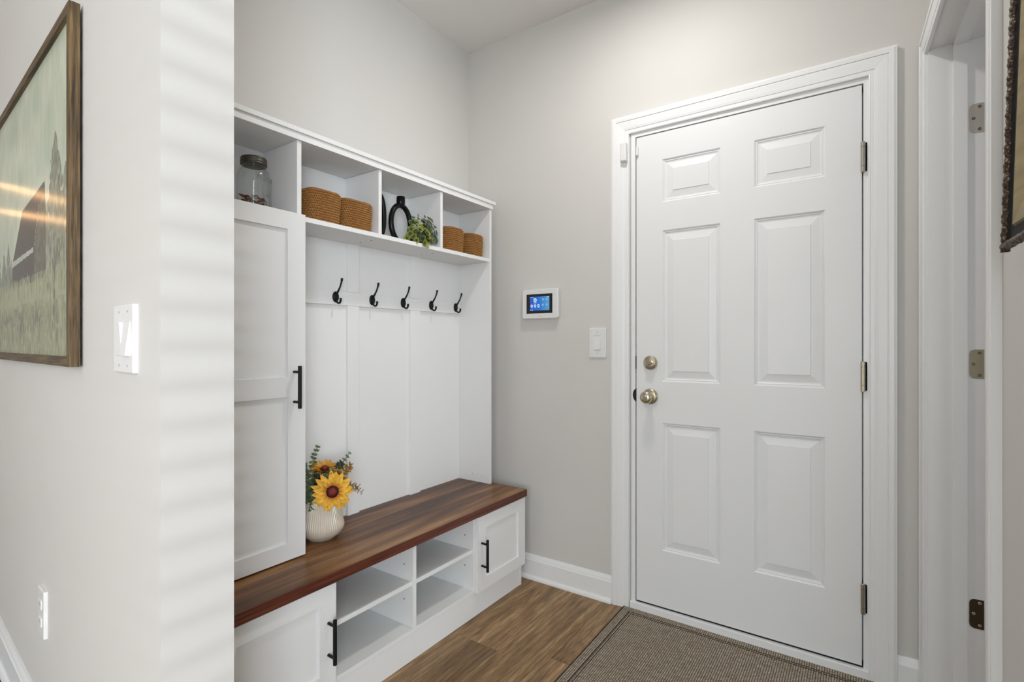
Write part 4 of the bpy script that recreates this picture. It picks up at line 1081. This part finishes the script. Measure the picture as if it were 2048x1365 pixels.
for i, (p, q_) in enumerate((((A0, W0), (A0, W1)), ((A0, W1), (A1, W1)), ((A1, W1), (A1, W0)), ((A1, W0), (A0, W0)))):
    L_ = math.hypot(q_[0] - p[0], q_[1] - p[1]); n = int(L_ / .0022); vs = []; fs = []; m = 12
    ux, uy = (q_[0] - p[0]) / L_, (q_[1] - p[1]) / L_; ix, iy = uy, -ux
    if i in (0, 1, 2, 3): ix, iy = (1, 0) if i == 0 else (0, -1) if i == 1 else (-1, 0) if i == 2 else (0, 1)
    for k in range(n + 1):
        s_ = L_ * k / n
        for j in range(m):
            t = 2 * math.pi * j / m; rr = .0060 + .0006 * math.sin(2 * math.pi * s_ / .026 + t * 1) + .0005 * math.sin(2 * math.pi * s_ / .0095 - 2 * t)
            vs.append((p[0] + ux * s_ + ix * (.0085 + rr * math.cos(t)), p[1] + uy * s_ + iy * (.0085 + rr * math.cos(t)), .013 + rr * math.sin(t)))
    for k in range(n):
        for j in range(m): l = (j + 1) % m; fs.append((k * m + j, k * m + l, (k + 1) * m + l, (k + 1) * m + j))
    b.add(vs, fs)
b.build('rope_edge', M['gold'], gp, smooth=True)
MB(TG).box(A0 + .10, A1 - .10, W0 + .10, W1 - .10, -.002, .003).build('picture_panel', plain('dark_picture', (.10, .08, .05), .4), gp)
for v_ in (W0 + .05, W1 - .06):
    MB(TR).box(A0 + .1, A1 - .1, v_, v_ + .02, 0, .016 + tilt(v_)).build('backing_rail', M['subfloor'], gp)

# ------------------------------------------------------------------ lamps (out of frame; the warm tubes are added for their reflection)
cl = thing('ceiling_lamp', 'round flush ceiling lamp above the entry', 'lamp', (1.10, -.66, CZ))
MB().lathe([(.0004, 0), (.11, 0), (.11, -.018), (.095, -.026), (.088, -.024)], (1.10, -.66, CZ), n=48, cap=False).build('trim_ring', M['plastic'], cl, smooth=True)
MB().lathe([(.088, -.024), (.0004, -.030)], (1.10, -.66, CZ), n=48, cap=False).build('diffuser', M['lampglow'], cl, smooth=True)

# added warm tubes, unseen, placed so the painting's gloss mirrors two streaks
hl = thing('streak_tubes', 'added pair of warm tubes, unseen, making the streaks reflected in the painting', 'lamp', (-1.95, -2.05, CZ))
for (pa, pb) in (((-2.268, -1.771, 2.061), (-1.736, -2.257, 1.861)), ((-2.253, -1.785, 1.908), (-1.723, -2.269, 1.788))):
    MB().tube([pa, pb], .013, 12).build('glowing_tube', M['warmglow'], hl, smooth=True, autosmooth=50)
for (x_, y_, z_) in ((-2.20, -1.847, 1.905), (-1.79, -2.221, 1.81)):
    MB().tube([(x_, y_, z_), (x_, y_, CZ)], .004, 8).build('hanging_rod', M['black'], hl)
